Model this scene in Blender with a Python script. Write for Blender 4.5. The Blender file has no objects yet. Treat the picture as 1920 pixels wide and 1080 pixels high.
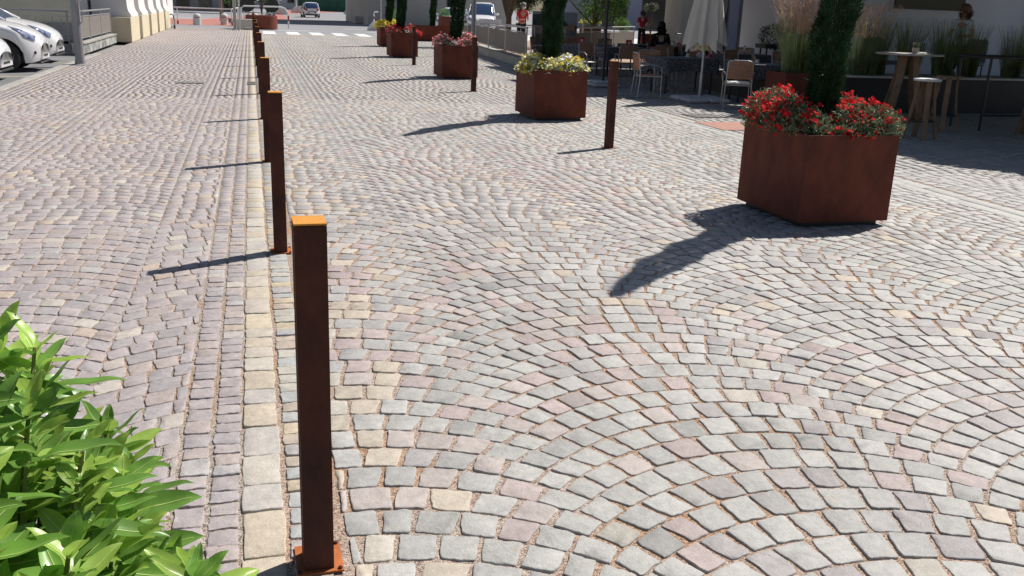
import bpy, math, random
import numpy as np
from math import sin, cos, pi, radians
random.seed(7); rng = np.random.default_rng(11)
S = bpy.context.scene
COL = S.collection

# ------------------------------------------------------------------ camera
cam_d = bpy.data.cameras.new('camera'); cam = bpy.data.objects.new('camera', cam_d); COL.objects.link(cam)
cam_d.sensor_width = 36.0; cam_d.lens = 36.0 * 1750.0 / 1920.0
cam_d.clip_start = 0.05; cam_d.clip_end = 2000
from mathutils import Matrix, Vector
_r = Vector((0.96504792, -0.25962017, 0.03577539)); _u = Vector((0.04146012, 0.28603169, 0.95732279)); _f = Vector((0.25877321, 0.92237912, -0.28679817))
M = Matrix(((_r.x, _u.x, -_f.x, 0), (_r.y, _u.y, -_f.y, 0), (_r.z, _u.z, -_f.z, 1.65), (0, 0, 0, 1)))
cam.matrix_world = M
S.camera = cam
# ------------------------------------------------------------------ sky, sun, exposure
SUN_EL = radians(50.5); SUN_AZ = math.atan2(0.873, 0.488)      # azimuth clockwise from +Y
W = bpy.data.worlds.new('World'); S.world = W; W.use_nodes = True
nt = W.node_tree; nt.nodes.clear()
sky = nt.nodes.new('ShaderNodeTexSky'); sky.sky_type = 'NISHITA'; sky.sun_disc = False
sky.sun_elevation = SUN_EL; sky.sun_rotation = SUN_AZ
bg = nt.nodes.new('ShaderNodeBackground'); bg.inputs['Strength'].default_value = 0.05
wo = nt.nodes.new('ShaderNodeOutputWorld')
nt.links.new(sky.outputs[0], bg.inputs[0]); nt.links.new(bg.outputs[0], wo.inputs[0])
sd = bpy.data.lights.new('sun', 'SUN'); sd.energy = 5.0; sd.angle = radians(0.5); sd.color = (1.0, 0.955, 0.89)
sun = bpy.data.objects.new('sun', sd); COL.objects.link(sun)
sdir = Vector((sin(SUN_AZ) * cos(SUN_EL), cos(SUN_AZ) * cos(SUN_EL), sin(SUN_EL)))
sun.rotation_euler = sdir.to_track_quat('Z', 'Y').to_euler()
S.view_settings.view_transform = 'Standard'; S.view_settings.look = 'None'
S.view_settings.exposure = 0.2; S.view_settings.gamma = 1.0
S.render.engine = 'CYCLES'

# ------------------------------------------------------------------ materials
def mat(name, col, rough=0.7, metal=0.0, spec=0.5, vary=0.0, vscale=6.0, col2=None, bump=0.0, bscale=60.0, attr=None, trans=0.0, coat=0.0, speck=0.0, emit=0.0, glass=False, detail=4):
    m = bpy.data.materials.new(name); m.use_nodes = True; n = m.node_tree; N = n.nodes; L = n.links
    b = N['Principled BSDF']; b.inputs['Roughness'].default_value = rough; b.inputs['Metallic'].default_value = metal
    b.inputs['Specular IOR Level'].default_value = spec
    if coat: b.inputs['Coat Weight'].default_value = coat; b.inputs['Coat Roughness'].default_value = 0.05
    tc = N.new('ShaderNodeTexCoord'); cur = None
    if attr:
        a = N.new('ShaderNodeAttribute'); a.attribute_name = attr; cur = a.outputs['Color']
    else:
        r = N.new('ShaderNodeRGB'); r.outputs[0].default_value = (*col, 1); cur = r.outputs[0]
    if vary or col2:
        nz = N.new('ShaderNodeTexNoise'); nz.inputs['Scale'].default_value = vscale; nz.inputs['Detail'].default_value = detail
        L.new(tc.outputs['Object'], nz.inputs['Vector'])
        mx = N.new('ShaderNodeMix'); mx.data_type = 'RGBA'
        mr = N.new('ShaderNodeMapRange'); mr.inputs['From Min'].default_value = 0.35; mr.inputs['From Max'].default_value = 0.65
        L.new(nz.outputs['Fac'], mr.inputs['Value']); L.new(mr.outputs['Result'], mx.inputs['Factor'])
        if col2:
            L.new(cur, mx.inputs['A']); mx.inputs['B'].default_value = (*col2, 1)
        else:
            h1 = N.new('ShaderNodeHueSaturation'); h1.inputs['Value'].default_value = 1 - vary; L.new(cur, h1.inputs['Color'])
            h2 = N.new('ShaderNodeHueSaturation'); h2.inputs['Value'].default_value = 1 + vary; L.new(cur, h2.inputs['Color'])
            L.new(h1.outputs[0], mx.inputs['A']); L.new(h2.outputs[0], mx.inputs['B'])
        cur = mx.outputs['Result']
    if speck:
        n2 = N.new('ShaderNodeTexNoise'); n2.inputs['Scale'].default_value = 220; n2.inputs['Detail'].default_value = 3
        L.new(tc.outputs['Object'], n2.inputs['Vector'])
        mr2 = N.new('ShaderNodeMapRange'); mr2.inputs['From Min'].default_value = 0.3; mr2.inputs['From Max'].default_value = 0.7
        mr2.inputs['To Min'].default_value = 1 - speck; mr2.inputs['To Max'].default_value = 1 + speck
        L.new(n2.outputs['Fac'], mr2.inputs['Value'])
        hh = N.new('ShaderNodeHueSaturation'); L.new(cur, hh.inputs['Color']); L.new(mr2.outputs['Result'], hh.inputs['Value']); cur = hh.outputs[0]
    L.new(cur, b.inputs['Base Color'])
    if bump:
        nb = N.new('ShaderNodeTexNoise'); nb.inputs['Scale'].default_value = bscale; nb.inputs['Detail'].default_value = 5
        L.new(tc.outputs['Object'], nb.inputs['Vector'])
        bp = N.new('ShaderNodeBump'); bp.inputs['Strength'].default_value = 1.0; bp.inputs['Distance'].default_value = bump
        L.new(nb.outputs['Fac'], bp.inputs['Height']); L.new(bp.outputs[0], b.inputs['Normal'])
    if trans:
        tl = N.new('ShaderNodeBsdfTranslucent'); L.new(cur, tl.inputs['Color'])
        ms = N.new('ShaderNodeMixShader'); ms.inputs[0].default_value = trans
        L.new(b.outputs[0], ms.inputs[1]); L.new(tl.outputs[0], ms.inputs[2]); L.new(ms.outputs[0], N['Material Output'].inputs['Surface'])
    if emit:
        b.inputs['Emission Color'].default_value = (*col, 1); b.inputs['Emission Strength'].default_value = emit
    if glass:
        b.inputs['Transmission Weight'].default_value = 0.9
    return m

def gravel_mat(name, c1, c2, orange):
    m = bpy.data.materials.new(name); m.use_nodes = True; n = m.node_tree; N = n.nodes; L = n.links
    b = N['Principled BSDF']; b.inputs['Roughness'].default_value = 0.9
    tc = N.new('ShaderNodeTexCoord')
    v = N.new('ShaderNodeTexVoronoi'); v.inputs['Scale'].default_value = 210; L.new(tc.outputs['Object'], v.inputs['Vector'])
    bw = N.new('ShaderNodeSeparateColor'); L.new(v.outputs['Color'], bw.inputs[0])
    cr = N.new('ShaderNodeValToRGB'); L.new(bw.outputs[0], cr.inputs[0])
    e = cr.color_ramp.elements; e[0].position = 0; e[0].color = (*[x * 0.35 for x in c1], 1); e[1].position = 1; e[1].color = (0.62, 0.58, 0.54, 1)
    for p, c in ((0.2, c1), (0.55, c2), (0.85, [x * 1.35 for x in c2])):
        q = cr.color_ramp.elements.new(p); q.color = (*c, 1)
    nz = N.new('ShaderNodeTexNoise'); nz.inputs['Scale'].default_value = 0.9; nz.inputs['Detail'].default_value = 4; L.new(tc.outputs['Object'], nz.inputs['Vector'])
    mr = N.new('ShaderNodeMapRange'); mr.inputs['From Min'].default_value = 0.46; mr.inputs['From Max'].default_value = 0.6; mr.inputs['To Max'].default_value = 0.75
    L.new(nz.outputs['Fac'], mr.inputs['Value'])
    mx = N.new('ShaderNodeMix'); mx.data_type = 'RGBA'; mx.blend_type = 'MIX'; L.new(mr.outputs['Result'], mx.inputs['Factor']); L.new(cr.outputs[0], mx.inputs['A'])
    mo = N.new('ShaderNodeMix'); mo.data_type = 'RGBA'; mo.blend_type = 'MULTIPLY'; mo.inputs['Factor'].default_value = 1; L.new(cr.outputs[0], mo.inputs['A']); mo.inputs['B'].default_value = (*orange, 1)
    L.new(mo.outputs['Result'], mx.inputs['B']); L.new(mx.outputs['Result'], b.inputs['Base Color'])
    bp = N.new('ShaderNodeBump'); bp.inputs['Distance'].default_value = 0.004; bp.inputs['Strength'].default_value = 1; L.new(v.outputs['Distance'], bp.inputs['Height']); bp.invert = True
    L.new(bp.outputs[0], b.inputs['Normal'])
    return m

def stone_mat(name):
    m = bpy.data.materials.new(name); m.use_nodes = True; n = m.node_tree; N = n.nodes; L = n.links
    b = N['Principled BSDF']; b.inputs['Roughness'].default_value = 0.62; b.inputs['Specular IOR Level'].default_value = 0.35
    tc = N.new('ShaderNodeTexCoord'); a = N.new('ShaderNodeAttribute'); a.attribute_name = 'Col'
    def noise(sc, det=4, ro=0.55):
        z = N.new('ShaderNodeTexNoise'); z.inputs['Scale'].default_value = sc; z.inputs['Detail'].default_value = det; z.inputs['Roughness'].default_value = ro
        L.new(tc.outputs['Object'], z.inputs['Vector']); return z.outputs['Fac']
    def rng_(s, a0, a1, t0, t1):
        r = N.new('ShaderNodeMapRange'); r.inputs['From Min'].default_value = a0; r.inputs['From Max'].default_value = a1; r.inputs['To Min'].default_value = t0; r.inputs['To Max'].default_value = t1
        L.new(s, r.inputs['Value']); return r.outputs['Result']
    def mul(x, y):
        q = N.new('ShaderNodeMath'); q.operation = 'MULTIPLY'; L.new(x, q.inputs[0]); L.new(y, q.inputs[1]); return q.outputs[0]
    val = mul(mul(rng_(noise(26, 5), 0.3, 0.7, 0.88, 1.12), rng_(noise(380, 2), 0.3, 0.7, 0.78, 1.2)), rng_(noise(0.55, 3), 0.3, 0.7, 0.93, 1.06))
    h = N.new('ShaderNodeHueSaturation'); L.new(a.outputs['Color'], h.inputs['Color']); L.new(val, h.inputs['Value'])
    mx = N.new('ShaderNodeMix'); mx.data_type = 'RGBA'; L.new(h.outputs[0], mx.inputs['A']); mx.inputs['B'].default_value = (0.50, 0.30, 0.15, 1)
    L.new(rng_(noise(7.5, 5, 0.6), 0.66, 0.76, 0.0, 0.55), mx.inputs['Factor'])
    # pits
    v = N.new('ShaderNodeTexVoronoi'); v.inputs['Scale'].default_value = 75; L.new(tc.outputs['Object'], v.inputs['Vector'])
    pit = rng_(v.outputs['Distance'], 0.05, 0.13, 0.45, 1.0)
    h2 = N.new('ShaderNodeHueSaturation'); L.new(mx.outputs['Result'], h2.inputs['Color']); L.new(pit, h2.inputs['Value'])
    L.new(h2.outputs[0], b.inputs['Base Color'])
    bp = N.new('ShaderNodeBump'); bp.inputs['Distance'].default_value = 0.0045; bp.inputs['Strength'].default_value = 0.9
    ad = N.new('ShaderNodeMath'); ad.operation = 'MULTIPLY_ADD'; L.new(noise(160, 4), ad.inputs[0]); ad.inputs[1].default_value = 0.35; L.new(noise(38, 5, 0.6), ad.inputs[2])
    L.new(ad.outputs[0], bp.inputs['Height']); L.new(bp.outputs[0], b.inputs['Normal'])
    return m

def corten_mat(name, c1, c2, c3=None, sc=7):
    m = bpy.data.materials.new(name); m.use_nodes = True; n = m.node_tree; N = n.nodes; L = n.links
    b = N['Principled BSDF']; b.inputs['Roughness'].default_value = 0.78; b.inputs['Specular IOR Level'].default_value = 0.25
    tc = N.new('ShaderNodeTexCoord'); z = N.new('ShaderNodeTexNoise'); z.inputs['Scale'].default_value = sc; z.inputs['Detail'].default_value = 9; z.inputs['Roughness'].default_value = 0.68
    mp = N.new('ShaderNodeMapping'); mp.inputs['Scale'].default_value = (1, 1, 0.55); L.new(tc.outputs['Object'], mp.inputs[0]); L.new(mp.outputs[0], z.inputs['Vector'])
    cr = N.new('ShaderNodeValToRGB'); L.new(z.outputs['Fac'], cr.inputs[0]); e = cr.color_ramp.elements
    e[0].position = 0.3; e[0].color = (*c1, 1); e[1].position = 0.72; e[1].color = (*c2, 1)
    L.new(cr.outputs[0], b.inputs['Base Color'])
    z2 = N.new('ShaderNodeTexNoise'); z2.inputs['Scale'].default_value = 150; z2.inputs['Detail'].default_value = 4; L.new(tc.outputs['Object'], z2.inputs['Vector'])
    bp = N.new('ShaderNodeBump'); bp.inputs['Distance'].default_value = 0.0012; L.new(z2.outputs['Fac'], bp.inputs['Height']); L.new(bp.outputs[0], b.inputs['Normal'])
    return m

MT = dict(
    stone=stone_mat('cobble_stone'),
    sand=gravel_mat('joint_gravel', (0.26, 0.18, 0.14), (0.44, 0.345, 0.28), (0.98, 0.72, 0.48)),
    sandl=gravel_mat('joint_gravel_grey', (0.22, 0.175, 0.14), (0.42, 0.35, 0.29), (0.98, 0.78, 0.60)),
    corten=corten_mat('weathered_steel', (0.038, 0.018, 0.015), (0.120, 0.038, 0.025)),
    cortenp=corten_mat('weathered_steel_planter', (0.080, 0.026, 0.019), (0.195, 0.052, 0.031), sc=5),
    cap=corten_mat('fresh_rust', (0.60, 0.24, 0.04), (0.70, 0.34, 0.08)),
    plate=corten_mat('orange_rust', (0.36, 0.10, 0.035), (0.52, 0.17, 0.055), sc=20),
    asphalt=mat('asphalt', (0.19, 0.19, 0.195), 0.9, vary=0.12, vscale=0.6, bump=0.004, bscale=120, speck=0.25),
    farroad=mat('far_road_asphalt', (0.27, 0.27, 0.285), 0.9, vary=0.08, vscale=0.25, speck=0.2),
    ground=mat('ground_grey', (0.25, 0.24, 0.23), 0.95, vary=0.1, vscale=0.3),
    white_line=mat('road_paint', (0.75, 0.75, 0.73), 0.7, vary=0.12, vscale=5),
    yellow_line=mat('yellow_paint', (0.50, 0.48, 0.30), 0.8, vary=0.2, vscale=6),
    kerb=mat('kerb_granite', (0.36, 0.345, 0.32), 0.85, vary=0.15, vscale=4, bump=0.003, bscale=80, speck=0.2),
    redpave=mat('red_pavers', (0.42, 0.17, 0.14), 0.85, vary=0.12, vscale=3),
    redtile=mat('red_brick_patch', (0.42, 0.22, 0.17), 0.85, vary=0.15, vscale=20),
    concrete=mat('concrete', (0.42, 0.41, 0.39), 0.9, vary=0.12, vscale=3, bump=0.004, bscale=60),
    concrete_w=mat('white_concrete', (0.62, 0.61, 0.60), 0.9, vary=0.08, vscale=4),
    dirtyconc=mat('stained_concrete', (0.52, 0.52, 0.50), 0.9, col2=(0.16, 0.16, 0.155), vscale=3.5, detail=7),
    yellowwall=mat('yellow_render', (0.86, 0.78, 0.60), 0.9, vary=0.04, vscale=1.5, bump=0.003, bscale=50),
    creambase=mat('cream_stone', (0.66, 0.58, 0.42), 0.9, vary=0.05, vscale=3, bump=0.003, bscale=40),
    whitewall=mat('white_render', (0.72, 0.71, 0.71), 0.9, vary=0.03, vscale=1.0, bump=0.002, bscale=40),
    greywall=mat('grey_render', (0.45, 0.43, 0.39), 0.95, vary=0.08, vscale=0.4, bump=0.004, bscale=20),
    bluewall=mat('blue_grey_render', (0.34, 0.36, 0.46), 0.9, vary=0.04, vscale=0.6),
    offwhite=mat('terrace_wall', (0.80, 0.82, 0.90), 0.9, vary=0.04, vscale=0.8, bump=0.002, bscale=40),
    creamwall=mat('cream_render', (0.66, 0.61, 0.54), 0.9, vary=0.04, vscale=0.8),
    darkglass=mat('dark_window', (0.015, 0.018, 0.022), 0.08, spec=0.6),
    blackpanel=mat('black_box_board', (0.02, 0.022, 0.026), 0.55, vary=0.2, vscale=2),
    slab=mat('pale_coping', (0.66, 0.65, 0.62), 0.7, vary=0.05),
    brownpanel=mat('brown_fence_panel', (0.22, 0.195, 0.175), 0.7, vary=0.05, vscale=4),
    steel=mat('galvanised_steel', (0.42, 0.42, 0.43), 0.42, metal=0.7, vary=0.08, vscale=8),
    greypaint=mat('grey_pole_paint', (0.27, 0.27, 0.29), 0.5, vary=0.05, vscale=3),
    darkmetal=mat('dark_metal', (0.035, 0.035, 0.04), 0.45, metal=0.3),
    whitemetal=mat('white_metal', (0.78, 0.78, 0.78), 0.4),
    black=mat('black_plastic', (0.02, 0.02, 0.022), 0.5),
    rubber=mat('tyre_rubber', (0.022, 0.022, 0.024), 0.75),
    rim=mat('wheel_alloy', (0.30, 0.30, 0.32), 0.3, metal=0.8),
    carpaint=mat('white_car_paint', (0.82, 0.82, 0.84), 0.3, coat=0.8),
    carglass=mat('car_glass', (0.03, 0.06, 0.13), 0.05, spec=0.9),
    lampglass=mat('headlight_glass', (0.75, 0.78, 0.85), 0.05, spec=1.0, metal=0.6, col2=(0.05, 0.10, 0.35), vscale=9),
    redlight=mat('tail_light', (0.35, 0.02, 0.02), 0.2, coat=0.5),
    platew=mat('licence_plate', (0.7, 0.7, 0.72), 0.4),
    rattan=mat('woven_rattan', (0.42, 0.22, 0.13), 0.7, vary=0.15, vscale=40, bump=0.002, bscale=150),
    woodl=mat('light_wood', (0.26, 0.155, 0.085), 0.6, vary=0.2, vscale=8),
    tabletop=mat('pale_tabletop', (0.62, 0.56, 0.52), 0.35, vary=0.05, vscale=5),
    whitecush=mat('white_cushion', (0.80, 0.80, 0.78), 0.8),
    cloth=mat('patterned_cloth', (0.012, 0.013, 0.02), 0.8, col2=(0.20, 0.21, 0.24), vscale=34, detail=7),
    clothtop=mat('pale_table_cloth', (0.33, 0.33, 0.36), 0.7, vary=0.15, vscale=30),
    umb=mat('parasol_cloth', (0.66, 0.64, 0.60), 0.85, vary=0.05, vscale=3, bump=0.004, bscale=14, trans=0.12),
    umbunder=mat('parasol_lining', (0.62, 0.56, 0.40), 0.85),
    canopy=mat('dark_parasol_cloth', (0.20, 0.22, 0.30), 0.85),
    leaf=mat('cypress_foliage', (0.022, 0.058, 0.024), 0.75, spec=0.15, vary=0.45, vscale=9, trans=0.15),
    leafd=mat('tree_foliage', (0.05, 0.095, 0.03), 0.6, vary=0.4, vscale=4, trans=0.3),
    leafb=mat('bright_foliage', (0.13, 0.26, 0.055), 0.5, vary=0.35, vscale=5, trans=0.35),
    leafo=mat('olive_foliage', (0.17, 0.20, 0.14), 0.6, vary=0.3, vscale=5, trans=0.2),
    flleaf=mat('flower_leaves', (0.15, 0.20, 0.11), 0.5, vary=0.4, vscale=20, trans=0.25),
    red=mat('red_petals', (0.78, 0.03, 0.035), 0.85, spec=0.1, vary=0.25, vscale=25, trans=0.2),
    yellow=mat('yellow_petals', (0.85, 0.70, 0.06), 0.6, vary=0.15, vscale=25, trans=0.2),
    paleyellow=mat('pale_yellow_petals', (0.80, 0.76, 0.25), 0.6, vary=0.15, vscale=25, trans=0.2),
    whitep=mat('white_petals', (0.85, 0.85, 0.85), 0.6, trans=0.2),
    pink=mat('pink_petals', (0.78, 0.22, 0.28), 0.6, vary=0.3, vscale=25, trans=0.2),
    orange=mat('orange_petals', (0.85, 0.25, 0.06), 0.6, vary=0.2, vscale=25, trans=0.2),
    grass=mat('grass_blades', (0.22, 0.27, 0.12), 0.6, vary=0.3, vscale=6, trans=0.25),
    plume=mat('grass_plumes', (0.72, 0.50, 0.38), 0.8, vary=0.2, vscale=12, trans=0.3),
    bark=mat('bark', (0.11, 0.08, 0.055), 0.9, vary=0.3, vscale=12, bump=0.006, bscale=30),
    soil=mat('soil', (0.06, 0.042, 0.03), 0.95, vary=0.3, vscale=30),
    skin=mat('skin', (0.55, 0.33, 0.25), 0.55),
    hairbrown=mat('brown_hair', (0.16, 0.10, 0.07), 0.6), hairdark=mat('dark_hair', (0.012, 0.011, 0.012), 0.6),
    hairgrey=mat('grey_hair', (0.25, 0.22, 0.21), 0.6),
    shirtw=mat('light_shirt', (0.80, 0.84, 0.95), 0.8), shirtb=mat('black_clothing', (0.012, 0.012, 0.015), 0.9),
    shirtr=mat('red_shirt', (0.62, 0.03, 0.05), 0.8), shirtv=mat('lilac_panel', (0.55, 0.48, 0.65), 0.8), darkred=mat('dark_red_shirt', (0.26, 0.01, 0.03), 0.8),
    redplastic=mat('red_plastic', (0.65, 0.02, 0.05), 0.4), greensign=mat('green_banner', (0.02, 0.45, 0.30), 0.6), bluesign=mat('blue_banner', (0.05, 0.15, 0.45), 0.6),
    greenfence=mat('green_mesh_screen', (0.035, 0.14, 0.09), 0.8, vary=0.2, vscale=0.8),
    chalk=mat('blackboard', (0.02, 0.025, 0.03), 0.6), bluechalk=mat('blue_chalk', (0.18, 0.2, 0.75), 0.7),
    potgrey=mat('grey_pot', (0.33, 0.29, 0.27), 0.7), iron=mat('cast_iron', (0.10, 0.095, 0.09), 0.7, vary=0.2, vscale=15),
    psky=mat('poster_sky', (0.33, 0.36, 0.42), 0.4), pmount=mat('poster_hill', (0.06, 0.08, 0.07), 0.4, vary=0.2), pbuild=mat('poster_houses', (0.45, 0.30, 0.24), 0.4, vary=0.25, vscale=9), proad=mat('poster_road', (0.40, 0.20, 0.19), 0.4), proad2=mat('poster_road_grey', (0.24, 0.22, 0.24), 0.4),
)

# ------------------------------------------------------------------ mesh helpers
class MB:
    def __init__(s): s.v = []; s.f = []; s.n = 0; s.mi = []; s.cur = 0
    def add(s, vs, fs):
        s.v.extend([tuple(map(float, p)) for p in vs]); s.f.extend([tuple(i + s.n for i in f) for f in fs]); s.mi.extend([s.cur] * len(fs)); s.n += len(vs); return s
    def box(s, c, d, rz=0.0, taper=1.0, tilt=None, bev=0.0):
        x, y, z = d[0] / 2, d[1] / 2, d[2] / 2; P = []
        if bev > 0:
            for sz, ins in ((-1, bev), (-1, 0), (1, 0), (1, bev)):
                zz = sz * z if ins else sz * (z - bev); t = taper if sz > 0 else 1
                xx, yy = (x - ins) * t, (y - ins) * t; k = bev * 0.8 if not ins else 0
                P += [(xx, -yy + k, zz), (xx, yy - k, zz), (xx - k, yy, zz), (-xx + k, yy, zz), (-xx, yy - k, zz), (-xx, -yy + k, zz), (-xx + k, -yy, zz), (xx - k, -yy, zz)]
            F = [tuple(range(7, -1, -1)), tuple(range(24, 32))]
            for r in range(3):
                for i in range(8): j = (i + 1) % 8; F.append((r * 8 + i, r * 8 + j, r * 8 + 8 + j, r * 8 + 8 + i))
        else:
            for sz in (-1, 1):
                t = taper if sz > 0 else 1
                P += [(-x * t, -y * t, sz * z), (x * t, -y * t, sz * z), (x * t, y * t, sz * z), (-x * t, y * t, sz * z)]
            F = [(3, 2, 1, 0), (4, 5, 6, 7), (0, 1, 5, 4), (1, 2, 6, 5), (2, 3, 7, 6), (3, 0, 4, 7)]
        if tilt is not None: P = [tuple(tilt @ Vector(p)) for p in P]
        a, b = cos(rz), sin(rz)
        return s.add([(c[0] + p[0] * a - p[1] * b, c[1] + p[0] * b + p[1] * a, c[2] + p[2]) for p in P], F)
    def tube(s, pts, r, n=8, cap=True):
        pts = [Vector(p) for p in pts]; m = len(pts)
        rs = r if hasattr(r, '__len__') else [r] * m
        P = []; prev = None
        for i, p in enumerate(pts):
            d = (pts[min(i + 1, m - 1)] - pts[max(i - 1, 0)]).normalized()
            if prev is None:
                a = d.orthogonal().normalized()
            else:
                a = (prev - d * prev.dot(d)); a = a.normalized() if a.length > 1e-6 else d.orthogonal().normalized()
            prev = a; b = d.cross(a)
            for k in range(n):
                t = 2 * pi * k / n; P.append(p + (a * cos(t) + b * sin(t)) * rs[i])
        F = []
        for i in range(m - 1):
            for k in range(n):
                j = (k + 1) % n; F.append((i * n + k, i * n + j, (i + 1) * n + j, (i + 1) * n + k))
        if cap: F.append(tuple(range(n - 1, -1, -1))); F.append(tuple((m - 1) * n + k for k in range(n)))
        return s.add(P, F)
    def lathe(s, c, prof, n=20, sx=1, sy=1):
        P = []; F = []
        for r, z in prof:
            for k in range(n): t = 2 * pi * k / n; P.append((c[0] + r * cos(t) * sx, c[1] + r * sin(t) * sy, c[2] + z))
        for i in range(len(prof) - 1):
            for k in range(n): j = (k + 1) % n; F.append((i * n + k, i * n + j, (i + 1) * n + j, (i + 1) * n + k))
        F.append(tuple(range(n - 1, -1, -1))); F.append(tuple((len(prof) - 1) * n + k for k in range(n)))
        return s.add(P, F)
    def prism(s, poly, z0, z1):
        n = len(poly); P = [(x, y, z0) for x, y in poly] + [(x, y, z1) for x, y in poly]
        F = [tuple(range(n - 1, -1, -1)), tuple(range(n, 2 * n))] + [(i, (i + 1) % n, n + (i + 1) % n, n + i) for i in range(n)]
        return s.add(P, F)
    def extr(s, poly, c0, c1, axis='y'):   # poly in (a,z); extruded along axis
        n = len(poly)
        def pt(a, z, t): return (a, t, z) if axis == 'y' else (t, a, z)
        P = [pt(a, z, c0) for a, z in poly] + [pt(a, z, c1) for a, z in poly]
        F = [tuple(range(n)), tuple(range(2 * n - 1, n - 1, -1))] + [(i, n + i, n + (i + 1) % n, (i + 1) % n) for i in range(n)]
        return s.add(P, F)
    def quad(s, a, b, c, d): return s.add([a, b, c, d], [(0, 1, 2, 3)])
    def arr(s, V, F):
        V = np.asarray(V).reshape(-1, 3); s.add(V.tolist(), [tuple(map(int, f)) for f in F]); return s
    def build(s, name, m, parent=None, smooth=False, loc=None):
        me = bpy.data.meshes.new(name); me.from_pydata(s.v, [], s.f)
        ms = m if isinstance(m, (list, tuple)) else [m]
        for q in ms: me.materials.append(MT[q] if isinstance(q, str) else q)
        if len(ms) > 1: me.polygons.foreach_set('material_index', s.mi)
        if smooth: me.polygons.foreach_set('use_smooth', [True] * len(me.polygons))
        me.update(); o = bpy.data.objects.new(name, me); COL.objects.link(o)
        if parent: o.parent = parent
        if loc: o.location = loc
        return o
def tag(o, label=None, cat=None, group=None, kind=None):
    if label: o['label'] = label
    if cat: o['category'] = cat
    if group: o['group'] = group
    if kind: o['kind'] = kind
    return o
def empty(name, loc, rz=0, label=None, cat=None, group=None):
    o = bpy.data.objects.new(name, None); COL.objects.link(o); o.location = loc; o.rotation_euler = (0, 0, rz); o.empty_display_size = 0.1
    return tag(o, label, cat, group)
def dup(root, loc, rz=0, label=None, group=None, scale=None):
    def cp(o, par):
        c = o.copy(); COL.objects.link(c); c.parent = par
        for ch in list(o.children): cp(ch, c)
        return c
    kids = list(root.children); r = root.copy(); COL.objects.link(r)
    for ch in kids: cp(ch, r)
    r.location = loc; r.rotation_euler = (0, 0, rz)
    if scale: r.scale = (scale,) * 3 if not hasattr(scale, '__len__') else scale
    if label: r['label'] = label
    if group: r['group'] = group
    return r
def struct(o, label=None): o['kind'] = 'structure'; return o

# ------------------------------------------------------------------ ground and roads
def sheet(name, m, x0, x1, y0, y1, z, kind='structure'):
    b = MB(); b.quad((x0, y0, z), (x1, y0, z), (x1, y1, z), (x0, y1, z)); o = b.build(name, m); o['kind'] = kind; return o
sheet('ground', 'ground', -400, 500, -60, 900, -0.10)
def bed(name, m, x0, x1, y0, y1):
    ys = [y0, 4.5, 8, 13, 18, y1]; zs = [-0.0068, -0.0064, -0.0044, -0.0026, -0.0016, -0.0014]
    b = MB(); b.add([(x, y, z) for y, z in zip(ys, zs) for x in (x0, x1)], [(2 * i, 2 * i + 1, 2 * i + 3, 2 * i + 2) for i in range(5)]); b.build(name, m)['kind'] = 'structure'
bed('paving_bed', 'sand', -0.02, 19.0, -1.0, 50.4)
bed('pavement_bed', 'sandl', -4.12, -0.02, -1.0, 57.0)
sheet('parking_lot', 'asphalt', -26, -4.32, -1, 30.0, -0.05)
b = MB(); b.box((-6.4, 21.5, -0.0485), (4.0, 0.10, 0.003)).build('parking_line', 'yellow_line')['kind'] = 'structure'
b = MB(); b.box((-7.0, 25.9, -0.0485), (5.2, 0.11, 0.003)).build('parking_line', 'yellow_line')['kind'] = 'structure'
b = MB(); b.add([(-26, 57, -0.004), (-1, 57, -0.004), (-0.4, 54, -0.004), (19, 54, -0.004), (60, 60, -0.004), (90, 300, -0.004), (-40, 300, -0.004)], [(0, 1, 2, 3, 4, 5, 6)])
b.build('street', 'farroad')['kind'] = 'structure'
b = MB(); b.add([(-7.0, 62.0, 0.0), (-0.9, 62.0, 0.0), (3.2, 90, 0.0), (3.8, 118, 0.0), (3.0, 118, 0.0), (-3.8, 78, 0.0), (-7, 78, 0.0)], [(0, 1, 2, 3, 4, 5, 6)])
b.build('red_pavement', 'redpave')['kind'] = 'structure'
b = MB(); b.add([(4.2, 118, 0.0), (8, 140, 0.0), (40, 260, 0.0), (60, 290, 0.0), (30, 290, 0), (5, 165, 0.0)], [(0, 1, 2, 3, 4, 5)])
b.build('far_pavement', 'redpave')['kind'] = 'structure'
# pedestrian crossing: a row of painted and bare slabs
b = MB(); b.box((9.3, 52.2, -0.03), (18.8, 3.5, 0.05)).build('crossing_bed', 'farroad')['kind'] = 'structure'
b = MB()
for k in range(14):
    x = 0.62 + k * 1.2; b.box((x + 0.3, 51.7, -0.003), (0.62, 3.9, 0.008))
b.build('crossing_stripes', 'white_line')['kind'] = 'structure'
b = MB()
for x0, x1, y in ((5.6, 8.4, 62), (1.5, 3.3, 56.5), (6.6, 8.2, 57)): b.box(((x0 + x1) / 2, y, -0.001), (x1 - x0, 0.35, 0.006))
b.build('road_marking', 'white_line')['kind'] = 'structure'
# kerb along the parking lot
b = MB(); y = -1.0
while y < 29.3:
    l = random.uniform(0.85, 1.15); b.box((-4.22, y + l / 2, -0.035), (0.19 + random.uniform(-.004, .004), l - 0.008, 0.085 + random.uniform(0, .006)), bev=0.01); y += l
tag(b.build('kerb', 'kerb'), 'weathered granite kerb between the parked cars and the cobbles', 'kerb', kind='structure')

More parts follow.
